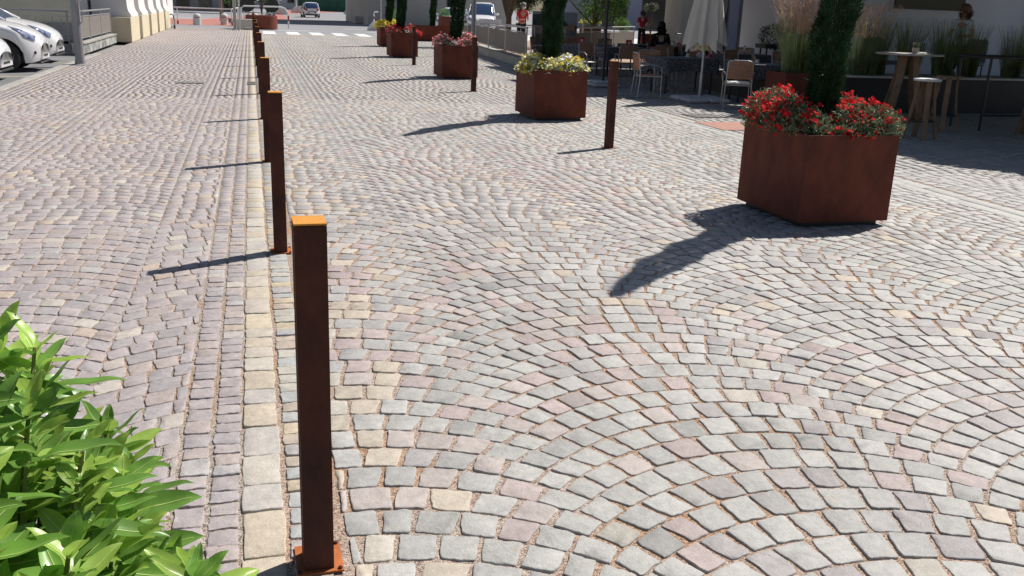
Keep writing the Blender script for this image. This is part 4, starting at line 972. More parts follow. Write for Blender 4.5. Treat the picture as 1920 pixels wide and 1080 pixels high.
# ------------------------------------------------------------------ terrace furniture
def make_chair(cush):
    t = empty('rattan_armchair', (0, 0, 0), 0, 'x', 'chair')
    fr = 'steel'
    for sx in (-1, 1):
        b = MB(); b.tube([(sx * .25, -.24, 0), (sx * .245, -.235, .44)], .0125, 7); b.build('leg', fr, t)
        b = MB(); b.tube([(sx * .25, .25, 0), (sx * .235, .20, .44), (sx * .225, .26, .86)], .0125, 7); b.build('leg', fr, t)
        b = MB(); b.tube([(sx * .245, -.235, .44), (sx * .275, -.22, .60), (sx * .28, -.12, .66), (sx * .275, .08, .665), (sx * .23, .22, .62)], .012, 7); b.build('armrest', fr, t)
    b = MB(); b.tube([(-.24, -.23, .435), (.24, -.23, .435), (.235, .2, .435), (-.235, .2, .435), (-.24, -.23, .435)], .011, 6); b.tube([(-.225, .26, .86), (-.12, .285, .885), (.12, .285, .885), (.225, .26, .86)], .0125, 7); b.build('frame', fr, t)
    b = MB()
    # woven back: crossing strips with real holes
    for i in range(9):
        z = .57 + i * .037; y = .215 + (z - .44) * .10; big = i in (0, 8)
        b.box((0, y + (.012 if not big else 0), z), (.445, .010, .034 if big else .017))
    for k in range(11):
        x = -.215 + k * .043; b.add([(x - .0125, .228, .56), (x + .0125, .228, .56), (x + .0125, .262, .885), (x - .0125, .262, .885), (x - .0125, .236, .56), (x + .0125, .236, .56), (x + .0125, .270, .885), (x - .0125, .270, .885)], [(0, 1, 2, 3), (7, 6, 5, 4), (0, 3, 7, 4), (1, 5, 6, 2)])
    b.build('backrest', 'rattan', t)
    b = MB(); b.box((0, -.015, .445), (.465, .42, .018), bev=.004); b.build('seat', 'rattan', t)
    if cush: b = MB(); b.box((0, -.015, .475), (.44, .41, .045), bev=.018); b.build('cushion', 'whitecush', t)
    return t
cA = make_chair(False); cB = make_chair(True)
GC = 'rattan armchairs on the terrace'
def put(src, used, x, y, rz, lab, scale=1):
    if not used: src.location = (x, y, 0); src.rotation_euler = (0, 0, rz); src['label'] = lab; src['group'] = GC; return src
    return dup(src, (x, y, 0), rz, lab, GC)
put(cB, 0, 8.72, 16.05, 2.75, 'front armchair with sunlit white cushion, right of the closed pale parasol')
put(cA, 0, 7.75, 18.05, 1.45, 'armchair with sunlit metal arms, just right of the tilting rusty bollard')
chairs = [(8.05, 26.6, 1.0, 'brown armchair beside the railing end post, left of the second cypress'), (8.62, 25.9, .6, 'brown armchair touching the left side of the second cypress'),
 (8.28, 22.9, .2, 'tan armchair right of the second cypress, back turned to the camera'), (9.4, 27.8, 2.9, 'tan armchair under the right end of the printed poster'),
 (10.1, 27.2, 3.3, 'tan armchair between the printed poster and the dark parasol pole'), (10.4, 23.3, 2.9, 'dark armchair beside the table with the red menu stand'),
 (10.85, 24.6, .1, 'armchair holding the seated person in black'), (9.5, 21.2, .05, 'tan armchair right behind the cloth covered front table'),
 (12.2, 25.6, 1.4, 'tan armchair partly hidden by the left edge of the closed pale parasol'), (11.2, 20.7, .3, 'tan armchair tilted beside the right edge of the closed pale parasol'),
 (12.6, 22.9, 2.5, 'armchair by the wine glass table, back toward the cream pillars'), (12.3, 20.4, .2, 'tan armchair just left of the plumed grass planter'),
 (10.6, 18.4, 1.2, 'tan armchair at the right end of the sunlit edged table'), (11.3, 23.0, 2.2, 'tan armchair right of the wine glass table leg'),
 (13.2, 27.6, 2.9, 'armchair facing the camera beyond the person in black'), (9.0, 22.3, 2.9, 'armchair between the second cypress and the dark parasol pole, facing the camera'),
 (8.6, 19.9, 2.6, 'dark backed armchair behind the arm of the sunlit chair')]
for x, y, rz, lab in chairs: put(cA, 1, x, y, rz, lab)
def make_table(w, d, h=.75, drape=.28):
    t = empty('cloth_covered_table', (0, 0, 0), 0, 'x', 'table')
    for sx in (-1, 1):
        for sy in (-1, 1):
            b = MB(); b.tube([(sx * (w / 2 - .09), sy * (d / 2 - .09), 0), (sx * (w / 2 - .09), sy * (d / 2 - .09), h - .02)], .022, 8); b.build('leg', 'darkmetal', t)
    # cloth: top and hanging folded edge
    V = []; F = []; n = 72; per = []
    for k in range(n):
        u = k / n * 4; s = int(u); f = u - s; c = [(-1, -1), (1, -1), (1, 1), (-1, 1)]
        a, b_ = c[s], c[(s + 1) % 4]; per.append(((a[0] + (b_[0] - a[0]) * f) * (w / 2 + .012), (a[1] + (b_[1] - a[1]) * f) * (d / 2 + .012)))
    for lv in range(5):
        q = lv / 4
        for k, (x, y) in enumerate(per):
            cor = max(0, 1 - min(abs(k % 18), abs(18 - k % 18)) / 3.0); fo = .022 * q * sin(k * 1.9) + .02 * q * sin(k * .7) + .035 * q * cor
            nx, ny = (0, -1) if k < 18 else ((1, 0) if k < 36 else ((0, 1) if k < 54 else (-1, 0)))
            V.append((x + nx * fo, y + ny * fo, h + .006 - drape * q - .09 * cor * q + .012 * q * sin(k * .9)))
    for lv in range(4):
        for k in range(n): j = (k + 1) % n; F.append((lv * n + k, (lv + 1) * n + k, (lv + 1) * n + j, lv * n + j))
    b = MB(); b.add(V, F); b.build('tablecloth', 'cloth', t, smooth=True)
    b = MB(); b.box((0, 0, h - .01), (w, d, .03)); b.build('tabletop', 'clothtop', t)
    return t
tb = make_table(1.3, .80); GT = 'tables under dark patterned cloths'
tabs = [(9.1, 19.3, .1, 'cloth covered table between the sunlit armchair and the closed pale parasol'), (10.0, 17.4, -.2, 'cloth covered table with a sunlit edge beside the white cushioned chair'),
 (9.6, 24.2, .1, 'cloth covered table carrying the red menu stand, behind the dark parasol pole'), (9.15, 25.6, .6, 'cloth covered table mostly hidden behind the second cypress'),
 (11.4, 27.0, .1, 'far cloth covered table right of the dark parasol pole'), (12.1, 26.2, .1, 'cloth covered table in front of the person in black'), (12.0, 22.0, -.1, 'small cloth covered table carrying the wine glass')]
for i, (x, y, rz, lab) in enumerate(tabs):
    o = tb if i == 0 else dup(tb, (x, y, 0), rz)
    o.location = (x, y, 0); o.rotation_euler = (0, 0, rz); o['label'] = lab; o['group'] = GT
def small_stand(x, y, z, lab, h=.16, w=.10):
    t = empty('menu_stand', (x, y, z), 0, lab, 'menu stand'); b = MB(); b.box((0, 0, h / 2), (w, .05, h), bev=.008); b.build('holder', 'redplastic', t)
    b = MB(); b.box((0, -.03, h * .55), (w * .45, .006, h * .35)); b.build('card', 'whitemetal', t)
small_stand(9.75, 24.1, .765, 'red menu stand on the table behind the dark parasol pole', .19, .16)
small_stand(11.6, 26.9, .765, 'small red box on the far cloth covered table')
small_stand(8.9, 25.5, .765, 'red box below the printed poster, right of the second cypress', .18, .16)
small_stand(9.7, 19.2, .765, 'narrow red box at the left edge of the closed pale parasol', .22, .06)
t = empty('napkin_bag', (9.45, 19.15, .762), 0, 'crumpled white napkin bundle on the front cloth covered table', 'napkins')
mesh_np('napkin', *leaves(160, lambda k: in_ball(k, (0, 0, .05), .07, .8), .05, .05, up=.1), 'whitep', t)
b = MB(); b.lathe((12.0, 21.9, .757), [(.035, 0), (.035, .004), (.004, .012), (.004, .09), (.035, .13), (.038, .19), (.034, .21)], 14)
tag(b.build('wine_glass', mat('clear_glass', (.9, .9, .9), .03, glass=True), smooth=True), 'empty wine glass on the small table beside the closed parasol', 'wine glass')

for x, y, z, lab in ((9.3, 19.5, .762, 'white cup on the front cloth covered table'), (9.9, 17.5, .762, 'white cup on the table beside the white cushioned chair'), (9.4, 24.3, .762, 'white cup beside the red menu stand'), (12.2, 26.3, .762, 'white cup in front of the person in black')):
    b = MB(); b.lathe((0, 0, 0), [(.07, 0), (.072, .008), (.03, .012), (.028, .02), (.042, .07), (.038, .07), (.03, .03)], 14); tag(b.build('coffee_cup', 'whitecush', loc=(x, y, z), smooth=True), lab, 'cup')
# closed pale parasol
t = empty('closed_parasol', (8.62, 17.35, 0), 0, 'closed pale canvas parasol hanging in folds in front of the terrace tables', 'parasol')
b = MB(); b.tube([(0, 0, .1), (0, 0, 2.9)], .026, 10); b.build('pole', 'steel', t)
b = MB(); b.tube([(0, 0, .1), (0, 0, .55)], .036, 10); b.build('pole_sleeve', 'steel', t)
V = []; F = []; n = 96; lv = 22
for i in range(lv + 1):
    u = i / lv; z = 2.85 - u * 1.78; r = .07 + .295 * u ** .75
    for k in range(n):
        a = 2 * pi * k / n; fold = 1 + .20 * u ** .5 * sin(8 * a + .5 * sin(3 * a)) + .07 * sin(19 * a + 4 * u); V.append((r * fold * cos(a), r * fold * sin(a) * .92, z - (.07 * sin(4 * a + 1) + .05 * sin(8 * a)) * u ** 6))
for i in range(lv):
    for k in range(n): j = (k + 1) % n; F.append((i * n + k, (i + 1) * n + k, (i + 1) * n + j, i * n + j))
b = MB(); b.add(V, F); b.build('canopy', 'umb', t, smooth=True)
b = MB()
for k in range(8):
    a = 2 * pi * k / 8; b.tube([(.05 * cos(a), .05 * sin(a), 1.5), (.23 * cos(a), .21 * sin(a), 1.02 + .03 * (k % 2))], .009, 5)
b.build('ribs', 'darkmetal', t)
V = []; F = []
for k in range(32):
    a = 2 * pi * k / 32; r = .22 * (1 + .2 * sin(8 * a)); V += [(r * cos(a), r * sin(a), 1.12), (.7 * r * cos(a), .7 * r * sin(a), .99 - .02 * sin(5 * a))]
for k in range(32): j = (k + 1) % 32; F.append((2 * k, 2 * k + 1, 2 * j + 1, 2 * j))
b = MB(); b.add(V, F); b.build('lining', 'umbunder', t, smooth=True)
b = MB()
for sx in (-1, 1):
    for sy in (-1, 1): b.box((sx * .235, sy * .235, .045), (.44, .44, .085), bev=.035)
b.build('stone_base', 'concrete_w', t)

# dark open parasols, above the top of the picture; they shade the terrace
def big_parasol(x, y, cx, cy, s, lab, h=2.75, base='concrete_w', sx=1.0, sy=1.0):
    t = empty('open_parasol', (x, y, 0), 0, lab, 'parasol', 'large dark parasols shading the terrace')
    b = MB(); b.tube([(0, 0, .1), (0, 0, h + .7)], .033, 10); b.build('pole', 'darkmetal', t)
    b = MB(); b.tube([(0, 0, h + .68), ((cx - x) * .5, (cy - y) * .5, h + .78), (cx - x, cy - y, h + .62)], .03, 8); b.build('arm', 'darkmetal', t)
    X, Y = cx - x, cy - y; a, b2 = s * sx / 2, s * sy / 2; c = MB()
    c.add([(X - a, Y - b2, h), (X + a, Y - b2, h), (X + a, Y + b2, h), (X - a, Y + b2, h), (X, Y, h + .55), (X - a, Y - b2, h - .18), (X + a, Y - b2, h - .18), (X + a, Y + b2, h - .18), (X - a, Y + b2, h - .18)],
          [(0, 1, 4), (1, 2, 4), (2, 3, 4), (3, 0, 4), (0, 5, 6, 1), (1, 6, 7, 2), (2, 7, 8, 3), (3, 8, 5, 0)]); c.build('canopy', 'canopy', t)
    for k in range(4):
        r = MB(); sx_, sy_ = ((-1, -1), (1, -1), (1, 1), (-1, 1))[k]; r.tube([(X, Y, h + .50), (X + sx_ * a, Y + sy_ * b2, h - .02)], .014, 5); r.build('rib', 'darkmetal', t)
    f = MB(); f.box((0, 0, .05), (.62, .62, .07), bev=.02); f.box((.0, .0, .115), (.5, .5, .05), bev=.02); f.build('foot', base, t)
big_parasol(7.76, 20.6, 9.95, 21.2, 4.1, 'dark parasol pole with pale slab foot behind the tilting rusty bollard', sy=1.05)
big_parasol(8.35, 27.2, 10.6, 26.0, 4.2, 'dark parasol pole rising from the end of the panelled railing', sy=1.15)
big_parasol(12.6, 33.6, 11.9, 30.9, 4.4, 'far dark parasol pole standing right of the standing waiter', h=2.9, sx=1.1)
big_parasol(17.0, 26.0, 15.0, 26.2, 4.3, 'dark parasol behind the cream pillars', h=2.9)

# unseen tree added to shade the terrace, crown gaps shaped for sun patches
def added_shade_tree():
    t = empty('added_shade_tree', (14.6, 8.6, 0), 0, 'unseen leafy tree added to shade the terrace, its crown hanging over stools and tables', 'tree')
    b = MB(); b.tube([(0, 0, 0), (.05, .1, 1.6), (-.1, .4, 3.2), (-.6, 1.6, 4.2)], [.22, .18, .15, .1], 12)
    for ex, ey in ((-3.4, 3.0), (-3.2, 6.5), (-1.0, 8.5), (1.5, 6.5), (-2.2, 1.0), (1, 3)): b.tube([(-.1, .4, 3.1), (ex * .5, ey * .5, 3.6), (ex, ey, 3.5)], [.09, .06, .03], 6)
    b.build('trunk', 'bark', t)
    k = 95000; gy = rng.uniform(6.5, 20.6, k); gx = rng.uniform(6.2, 15.8, k)
    xl = np.interp(gy, [6.5, 9, 11.8, 13, 15, 16, 18.3, 20.6], [10.2, 8.65, 7.35, 7.75, 8.25, 8.15, 6.95, 6.5]) + .12 * np.sin(gy * 5) + rng.normal(0, .05, k)
    keep = gx > xl
    for wx, wy, wr_ in ((8.95, 11.62, .22), (10.24, 13.9, .42), (9.55, 15.33, .30), (8.45, 14.75, .34), (8.35, 15.87, .24), (9.2, 16.75, .26), (8.5, 18.7, .28), (9.0, 15.0, .25), (10.02, 15.22, .32)): keep &= (gx - wx) ** 2 + (gy - wy) ** 2 > wr_ ** 2
    gx, gy = gx[keep], gy[keep]; z = rng.uniform(2.8, 4.0, len(gx))
    P = np.stack([gx + .719 * z - 14.6, gy + .402 * z - 8.6, z], 1)
    V, F = leaves(len(P), lambda q: P, .21, .16, up=.1, bend=.1); mesh_np('crown', V, F, 'leafd', t)
added_shade_tree()
# high round table, stools, bar table
def splay(t, n, r0, r1, h, w, th, m, nm='leg', ph=0.4):
    for k in range(n):
        a = ph + 2 * pi * k / n; b = MB(); P = []
        for u in (0, .25, .5, .75, 1):
            r = r0 + (r1 - r0) * (1 - u) ** 1.5; z = h * u; ca, sa = cos(a), sin(a)
            for (dr, dt) in ((-th / 2, -w / 2), (th / 2, -w / 2), (th / 2, w / 2), (-th / 2, w / 2)): P.append(((r + dr) * ca - dt * sa, (r + dr) * sa + dt * ca, z))
        F = [(3, 2, 1, 0), (16, 17, 18, 19)]
        for i in range(4):
            for j in range(4): F.append((i * 4 + j, i * 4 + (j + 1) % 4, (i + 1) * 4 + (j + 1) % 4, (i + 1) * 4 + j))
        b.add(P, F); b.build(nm, m, t)
t = empty('high_table', (11.05, 14.35, 0), 0, 'round pale topped high table on splayed wooden legs before the grasses', 'table')
b = MB(); b.lathe((0, 0, 1.12), [(.54, 0), (.56, .008), (.56, .024), (.55, .03)], 40); b.build('tabletop', 'tabletop', t)
splay(t, 4, .14, .40, 1.12, .14, .035, 'woodl', ph=.35)
t = empty('succulent_pot', (11.08, 14.25, 1.15), 0, 'small grey pot with a pale succulent on the round high table', 'potted plant')
b = MB(); b.lathe((0, 0, 0), [(.05, 0), (.06, .10), (.052, .10), (.05, .09)], 14); b.build('pot', 'potgrey', t)
mesh_np('leaves', *leaves(70, lambda k: in_ball(k, (0, 0, .12), .035), .075, .022, up=.6), 'leafo', t)
b = MB(); b.box((11.22, 14.27, 1.163), (.16, .10, .026), bev=.008); tag(b.build('ashtray', 'whitecush'), 'small white dish beside the succulent pot on the high table', 'dish')
def stool(x, y, lab, m):
    t = empty('bar_stool', (x, y, 0), random.uniform(0, .5), lab, 'stool', 'round bar stools')
    b = MB(); b.lathe((0, 0, .845), [(.185, 0), (.195, .01), (.195, .03), (.185, .037)], 28); b.build('seat', m, t)
    splay(t, 4, .12, .235, .845, .075, .03, 'woodl', ph=.9)
    b = MB(); b.tube([(.19 * cos(a), .19 * sin(a), .27) for a in [2 * pi * k / 20 for k in range(21)]], .011, 6); b.build('foot_ring', 'darkmetal', t)
stool(9.58, 11.95, 'bar stool with sunlit white round seat, nearest the flower planter', 'whitecush')
stool(10.62, 12.75, 'shaded wooden bar stool behind the white seated one', 'woodl')
stool(11.95, 12.3, 'dark bar stool at the right frame edge under the bar table', 'woodl')
t = empty('bar_table', (12.55, 13.2, 0), 0, 'long dark metal bar table at the right frame edge', 'table')
b = MB(); b.box((0, 0, 1.17), (2.4, .8, .04), bev=.008); b.build('tabletop', 'darkmetal', t)
for sx in (-1, 1):
    for sy in (-1, 1): b = MB(); b.tube([(sx * 1.1, sy * .34, 0), (sx * 1.1, sy * .34, 1.15)], .022, 8); b.build('leg', 'darkmetal', t)
b = MB(); b.tube([(-1.1, -.34, .25), (1.1, -.34, .25)], .014, 6); b.build('foot_rail', 'darkmetal', t)

# printed poster on a stand
t = empty('photo_poster', (9.3, 29.3, 0), -.08, 'large printed photo board of a street below a hill, behind the second cypress', 'poster')
b = MB(); b.box((0, 0, 1.13), (1.46, .03, .93)); b.build('board', 'psky', t)
def pp(m, pts, k): q = MB(); q.add([(x, -.0165 - .0015 * k, z) for x, z in pts], [tuple(range(len(pts)))]); q.build('print', m, t)
pp('pmount', [(-.73, 1.05), (.73, 1.05), (.73, 1.18), (.45, 1.2), (.2, 1.42), (-.2, 1.52), (-.73, 1.5)], 1)
pp('pbuild', [(-.73, .82), (.66, .98), (.66, 1.28), (.5, 1.2), (.1, 1.14), (-.3, 1.16), (-.73, 1.18)], 2)
pp('proad', [(-.73, .67), (.2, .67), (.35, 1.0), (-.1, .98), (-.73, .84)], 3)
pp('proad2', [(.2, .67), (.73, .67), (.73, 1.06), (.45, 1.02), (.35, 1.0)], 4)
for sx in (-.6, .6):
    b = MB(); b.tube([(sx, .03, 0), (sx, .03, .7)], .015, 6); b.build('leg', 'darkmetal', t)

# ------------------------------------------------------------------ people
def make_person(label, loc, rz, pose, top, legs, hair, sleeves=None, hold=None, scale=1.0, mask=False, hairlen=.5):
    """pose: dict of joints (x right, y forward = -Y facing camera when rz=0)"""
    t = empty('person', loc, rz, label, 'person'); t.scale = (scale,) * 3
    J = pose
    def skin(name, chain, m, par=t, lv=1):
        vs = []; es = []; rs = []
        idx = {}
        for path in chain:
            prev = None
            for (k, p, r) in path:
                if k not in idx: idx[k] = len(vs); vs.append(p); rs.append(r)
                if prev is not None: es.append((idx[prev], idx[k]))
                prev = k
        me = bpy.data.meshes.new(name); me.from_pydata(vs, es, []); me.materials.append(MT[m]); o = bpy.data.objects.new(name, me); COL.objects.link(o); o.parent = par
        o.modifiers.new('skin', 'SKIN'); s = o.modifiers.new('sub', 'SUBSURF'); s.levels = lv; s.render_levels = lv + 1
        for i, r in enumerate(rs): 
            rr = r if hasattr(r, '__len__') else (r, r)
            me.skin_vertices[0].data[i].radius = rr
        me.skin_vertices[0].data[0].use_root = True; return o
    hd = Vector(J['head']); nk = Vector(J['neck']); ch = Vector(J['chest']); pv = Vector(J['pelvis'])
    def P(v): return tuple(v)
    body = [[('pv', P(pv), (.13, .10)), ('w', P(pv.lerp(ch, .5)), (.115, .09)), ('ch', P(ch), (.15, .10)), ('nk', P(nk), .05), ('n2', P(nk.lerp(hd, .4)), .05), ('hd', P(hd), (.075, .09)), ('ht', P(hd + Vector((0, 0, .085))), (.06, .07))]]
    for s, sd_ in (('l', -1), ('r', 1)):
        sh = ch + Vector((sd_ * .17, 0, .10)); el = Vector(J['el' + s]); ha = Vector(J['ha' + s]); kn = Vector(J['kn' + s]); ft = Vector(J['ft' + s])
        body.append([('ch', P(ch), (.15, .10)), ('sh' + s, P(sh), .055), ('el' + s, P(el), .04), ('wr' + s, P(el.lerp(ha, .9)), .026), ('pm' + s, P(ha), (.036, .018))])
        dirv = (ha - el).normalized(); sv = dirv.orthogonal().normalized(); 
        for q in range(5):
            a = ha + dirv * .03 + sv * (.012 * (q - 2)); body.append([('pm' + s, P(ha), .03), (f'f{s}{q}', P(a + dirv * (.02 if q else .0)), .009), (f'g{s}{q}', P(a + dirv * (.055 + .01 * (2 - abs(q - 2))) + Vector((0, 0, -.012))), .007)])
        hp = pv + Vector((sd_ * .09, 0, -.04)); toe = ft + Vector((0, -.13, -.03))
        body.append([('pv', P(pv), (.13, .10)), ('hp' + s, P(hp), .085), ('kn' + s, P(kn), .058), ('an' + s, P(ft), .038), ('to' + s, P(toe), .035)])
    bo = skin('body', body, 'skin')
    shirt = [[('pv', P(pv + Vector((0, 0, .02))), (.145, .115)), ('w', P(pv.lerp(ch, .5)), (.13, .105)), ('ch', P(ch), (.168, .118)), ('nk', P(nk - Vector((0, 0, .012))), .066)]]
    for s, sd_ in (('l', -1), ('r', 1)):
        sh = ch + Vector((sd_ * .175, 0, .10)); el = Vector(J['el' + s]); ha = Vector(J['ha' + s]); pth = [('ch', P(ch), (.168, .118)), ('sh' + s, P(sh), .07), ('se' + s, P(sh.lerp(el, .6)), .056)]
        if sleeves: pth += [('el' + s, P(el), .05), ('wr' + s, P(el.lerp(ha, .85)), .036)]
        shirt.append(pth)
    skin('shirt', shirt, top)
    tr = []
    for s, sd_ in (('l', -1), ('r', 1)):
        kn = Vector(J['kn' + s]); ft = Vector(J['ft' + s]); hp = pv + Vector((sd_ * .09, 0, -.04))
        tr.append([('pv', P(pv - Vector((0, 0, .01))), (.148, .118)), ('hp' + s, P(hp), .098), ('kn' + s, P(kn), .07), ('an' + s, P(kn.lerp(ft, .92)), .055)])
        b = MB(); b.box((ft.x, ft.y - .06, ft.z - .03), (.09, .27, .08), bev=.025); b.build('shoe', 'black', t)
    skin('trousers', tr, legs)
    # hair cap, face
    hc = hd + Vector((0, .018, .055)); n = 900
    h = MB(); h.lathe((hc.x, hc.y, hc.z - .10), [(.060, 0.0), (.098, .05), (.108, .10), (.100, .15), (.065, .19), (.02, .205)], 16, sy=1.12); h.build('hair', hair, t, smooth=True)
    Pn = in_ball(n, (hc.x, hc.y + .035, hc.z - hairlen * .12), .10, 1.15 + hairlen * .5, .75); Pn = Pn[Pn[:, 1] > hd.y - .055 + .0 * Pn[:, 2]]
    mesh_np('hair_locks', *leaves(len(Pn), lambda k: Pn, .06, .02, up=-.6), hair, t)
    b = MB(); b.lathe((hd.x, hd.y - .105, hd.z - .005), [(.012, -.02), (.016, -.012), (.010, .012), (.005, .03)], 8); b.build('nose', 'skin', t, smooth=True)
    for sx in (-1, 1):
        b = MB(); b.lathe((hd.x + sx * .033, hd.y - .083, hd.z + .028), [(.004, -.009), (.011, -.004), (.011, .004), (.004, .009)], 8); b.build('eye', 'black', t, smooth=True)
        b = MB(); b.lathe((hd.x + sx * .088, hd.y + .01, hd.z), [(.006, -.03), (.012, -.01), (.014, .015), (.006, .03)], 8); b.build('ear', 'skin', t, smooth=True)
    b = MB(); b.box((hd.x, hd.y - .088, hd.z - .045), (.045, .012, .012), bev=.004); b.build('mouth', 'redlight', t)
    if mask: b = MB(); b.lathe((hd.x, hd.y - .045, hd.z - .09), [(.035, 0), (.068, .03), (.072, .07), (.05, .095)], 14); b.build('face_mask', 'whitecush', t, smooth=True)
    return t
def sit(lean=.0):
    return dict(pelvis=(0, 0, .52), chest=(0, -.02 - lean, .93), neck=(0, -.03 - lean * 1.3, 1.10), head=(0, -.05 - lean * 1.5, 1.24), ell=(-.24, -.08 - lean, .78), elr=(.24, -.08 - lean, .78), hal=(-.12, -.30 - lean, .78), har=(.12, -.30 - lean, .78), knl=(-.12, -.42, .52), knr=(.12, -.42, .52), ftl=(-.12, -.45, .08), ftr=(.12, -.45, .08))
def stand(ar=.3, bend=0):
    return dict(pelvis=(0, 0, .93), chest=(0, -.02 - bend, 1.32), neck=(0, -.02 - bend * 1.2, 1.47), head=(0, -.05 - bend * 1.5, 1.61), ell=(-.25, -.02 - bend, 1.12), elr=(.25, -.02 - bend, 1.12), hal=(-.10, -ar, 1.13), har=(.10, -ar, 1.15), knl=(-.10, -.03, .50), knr=(.11, -.02, .50), ftl=(-.11, 0, .08), ftr=(.12, .03, .08))
make_person('woman with short brown hair in a light shirt, seated behind the tall grasses', (14.6, 17.3, .62), -1.2, sit(.05), 'shirtw', 'shirtb', 'hairbrown', scale=1.05, hairlen=.6)
make_person('person in black seen from behind, seated at the far table', (10.85, 24.5, .02), pi - .3, sit(.02), 'shirtb', 'shirtb', 'hairdark', sleeves=True, scale=1.03, hairlen=1.1)
make_person('person in a red shirt wearing a white face mask, standing behind the rear railing', (10.15, 36.3, .12), .2, stand(.35, .08), 'shirtr', 'shirtb', 'hairgrey', mask=True, hairlen=.2)
make_person('waiter in a dark red shirt standing before the far shopfront', (17.6, 42.0, 0), 2.6, stand(.3, .04), 'darkred', 'shirtb', 'hairbrown', hairlen=.1)
make_person('dark clothed person half hidden behind the closed pale parasol', (14.9, 30.6, .1), 1.2, stand(.15), 'shirtb', 'shirtb', 'hairdark', hairlen=.5)
make_person('dark haired guest leaning at a table left of the plumed grass', (12.75, 19.2, .0), 2.2, sit(.10), 'shirtb', 'shirtb', 'hairdark', scale=1.0, hairlen=.4)

# bar seating and small things behind the trough
def lounge(x, y, rz, lab):
    t = empty('terrace_chair', (x, y, .44), rz, lab, 'chair')
    b = MB(); b.box((0, 0, .42), (.5, .5, .08), bev=.03); b.build('seat', 'bluewall', t)
    b = MB(); b.box((0, .24, .68), (.5, .06, .5), bev=.03); b.build('backrest', 'bluewall', t)
    for sx in (-1, 1):
        for sy in (-1, 1): b = MB(); b.tube([(sx * .21, sy * .21, 0), (sx * .21, sy * .21, .4)], .015, 6); b.build('leg', 'darkmetal', t)
lounge(12.6, 17.2, .4, 'pale terrace chair glimpsed through the grasses left of the woman'); lounge(14.85, 17.35, -1.2, 'pale terrace chair under the seated woman')

# chalk board and potted shrubs near the cream pillars
t = empty('chalk_board', (15.4, 27.6, 0), -.3, 'blackboard with blue chalk lines right of the closed pale parasol', 'blackboard')
b = MB(); b.box((0, 0, 1.1), (.7, .04, 1.5)); b.build('board', 'chalk', t)
b = MB()
for i in range(9): b.box((0.02 * (i % 3), -.024, 1.75 - i * .11), (.5 - .05 * (i % 4), .004, .022))
b.build('chalk_lines', 'bluechalk', t)
b = MB(); b.tube([(-.3, .03, 0), (-.3, .03, .4)], .02, 6); b.tube([(.3, .03, 0), (.3, .03, .4)], .02, 6); b.build('feet', 'darkmetal', t)
def round_shrub(name, x, y, z, r, lab, stem=.0, m='leafd', n=1500, pot=None, ls=.05, cat='shrub', sz=.9, group=None):
    t = empty(name, (x, y, 0), 0, lab, cat, group)
    if pot == 'grey': b = MB(); b.lathe((0, 0, 0), [(r * .55, 0), (r * .7, z - r * .8), (r * .62, z - r * .8), (r * .6, z - r * .85)], 16); b.build('pot', 'potgrey', t)
    if pot == 'legs':
        for k in range(4): a = pi / 4 + k * pi / 2; b = MB(); b.tube([(r * .8 * cos(a), r * .6 * sin(a), 0), (r * .8 * cos(a), r * .6 * sin(a), z - r * .5)], .025, 6); b.build('stand_leg', 'darkmetal', t)
        b = MB(); b.box((0, 0, z - r * .6), (r * 1.7, r * 1.4, .12)); b.build('tray', 'darkmetal', t)
    if pot == 'corten': b = MB(); b.box((0, 0, (z - r) / 2 + .1), (r * 1.8, r * 1.8, z - r + .2), bev=.01); b.build('pot', 'cortenp', t)
    if stem: b = MB(); b.tube([(0, 0, 0), (.02, 0, z)], [.05, .03], 7); b.build('trunk', 'bark', t)
    V, F = leaves(n, lambda k: in_ball(k, (0, 0, z), r, sz, .55), ls, ls * .45, up=.3); mesh_np('foliage', V, F, m, t)
    return t
round_shrub('potted_shrub', 14.6, 25.1, 1.12, .42, 'dark rounded shrub on a legged stand before the cream pillar', pot='legs', m='leafd')
round_shrub('potted_shrub', 16.0, 25.6, .98, .40, 'dark rounded shrub left of the plumed grass', pot='legs')
round_shrub('ivy_bush', 17.2, 28.3, 2.35, .5, 'dark bush above the low wall behind the plumed grass', n=2500, ls=.09, stem=1)
simple_building('garden_wall', 'grey garden wall with dark cap behind the plumed grass', 17.75, 27.5, 2.4, .5, 1.75, 'bluewall', cat='wall', roofh=.12)

# ------------------------------------------------------------------ trees
def make_tree(name, x, y, h, trunk_r, blobs, n, lab, m='leafd', ls=.14, cat='tree', group=None, z0=0):
    t = empty(name, (x, y, z0), 0, lab, cat, group); b = MB()
    top = max(bb[2] for bb in blobs); b.tube([(0, 0, 0), (.05, .02, h * .5), (0, 0, top)], [trunk_r, trunk_r * .7, trunk_r * .3], 10)
    for bb in blobs[:6]: b.tube([(.02, 0, h * .45), (bb[0] * .6, bb[1] * .6, (h * .45 + bb[2]) / 2 + .1), bb[:3]], [trunk_r * .5, trunk_r * .3, trunk_r * .12], 6)
    b.build('trunk', 'bark', t)
    V, F = leaves(n, lambda k: crown_pts(k, blobs), ls, ls * .5, up=.15); mesh_np('crown', V, F, m, t); return t
def rb(cx, cz, R, r, k, sy=1): return [(cx + random.uniform(-R, R), random.uniform(-R, R) * sy, cz + random.uniform(-R, R) * .8, r * random.uniform(.7, 1.2)) for _ in range(k)]
make_tree('street_tree', 15.2, 42.0, 2.2, .10, rb(0, 2.6, 1.3, .75, 12), 11000, 'leafy green tree in sunlight behind the printed poster', m='leafb', ls=.10)
make_tree('street_tree', 12.9, 41.0, 2.4, .16, rb(0, 3.2, .9, .7, 7), 5000, 'dark shaded tree behind the masked person', ls=.10)
make_tree('street_tree', 10.6, 40.0, 2.6, .16, rb(0, 4.4, 1.2, .9, 7), 5000, 'dark trunked tree right of the white delivery van', ls=.12)
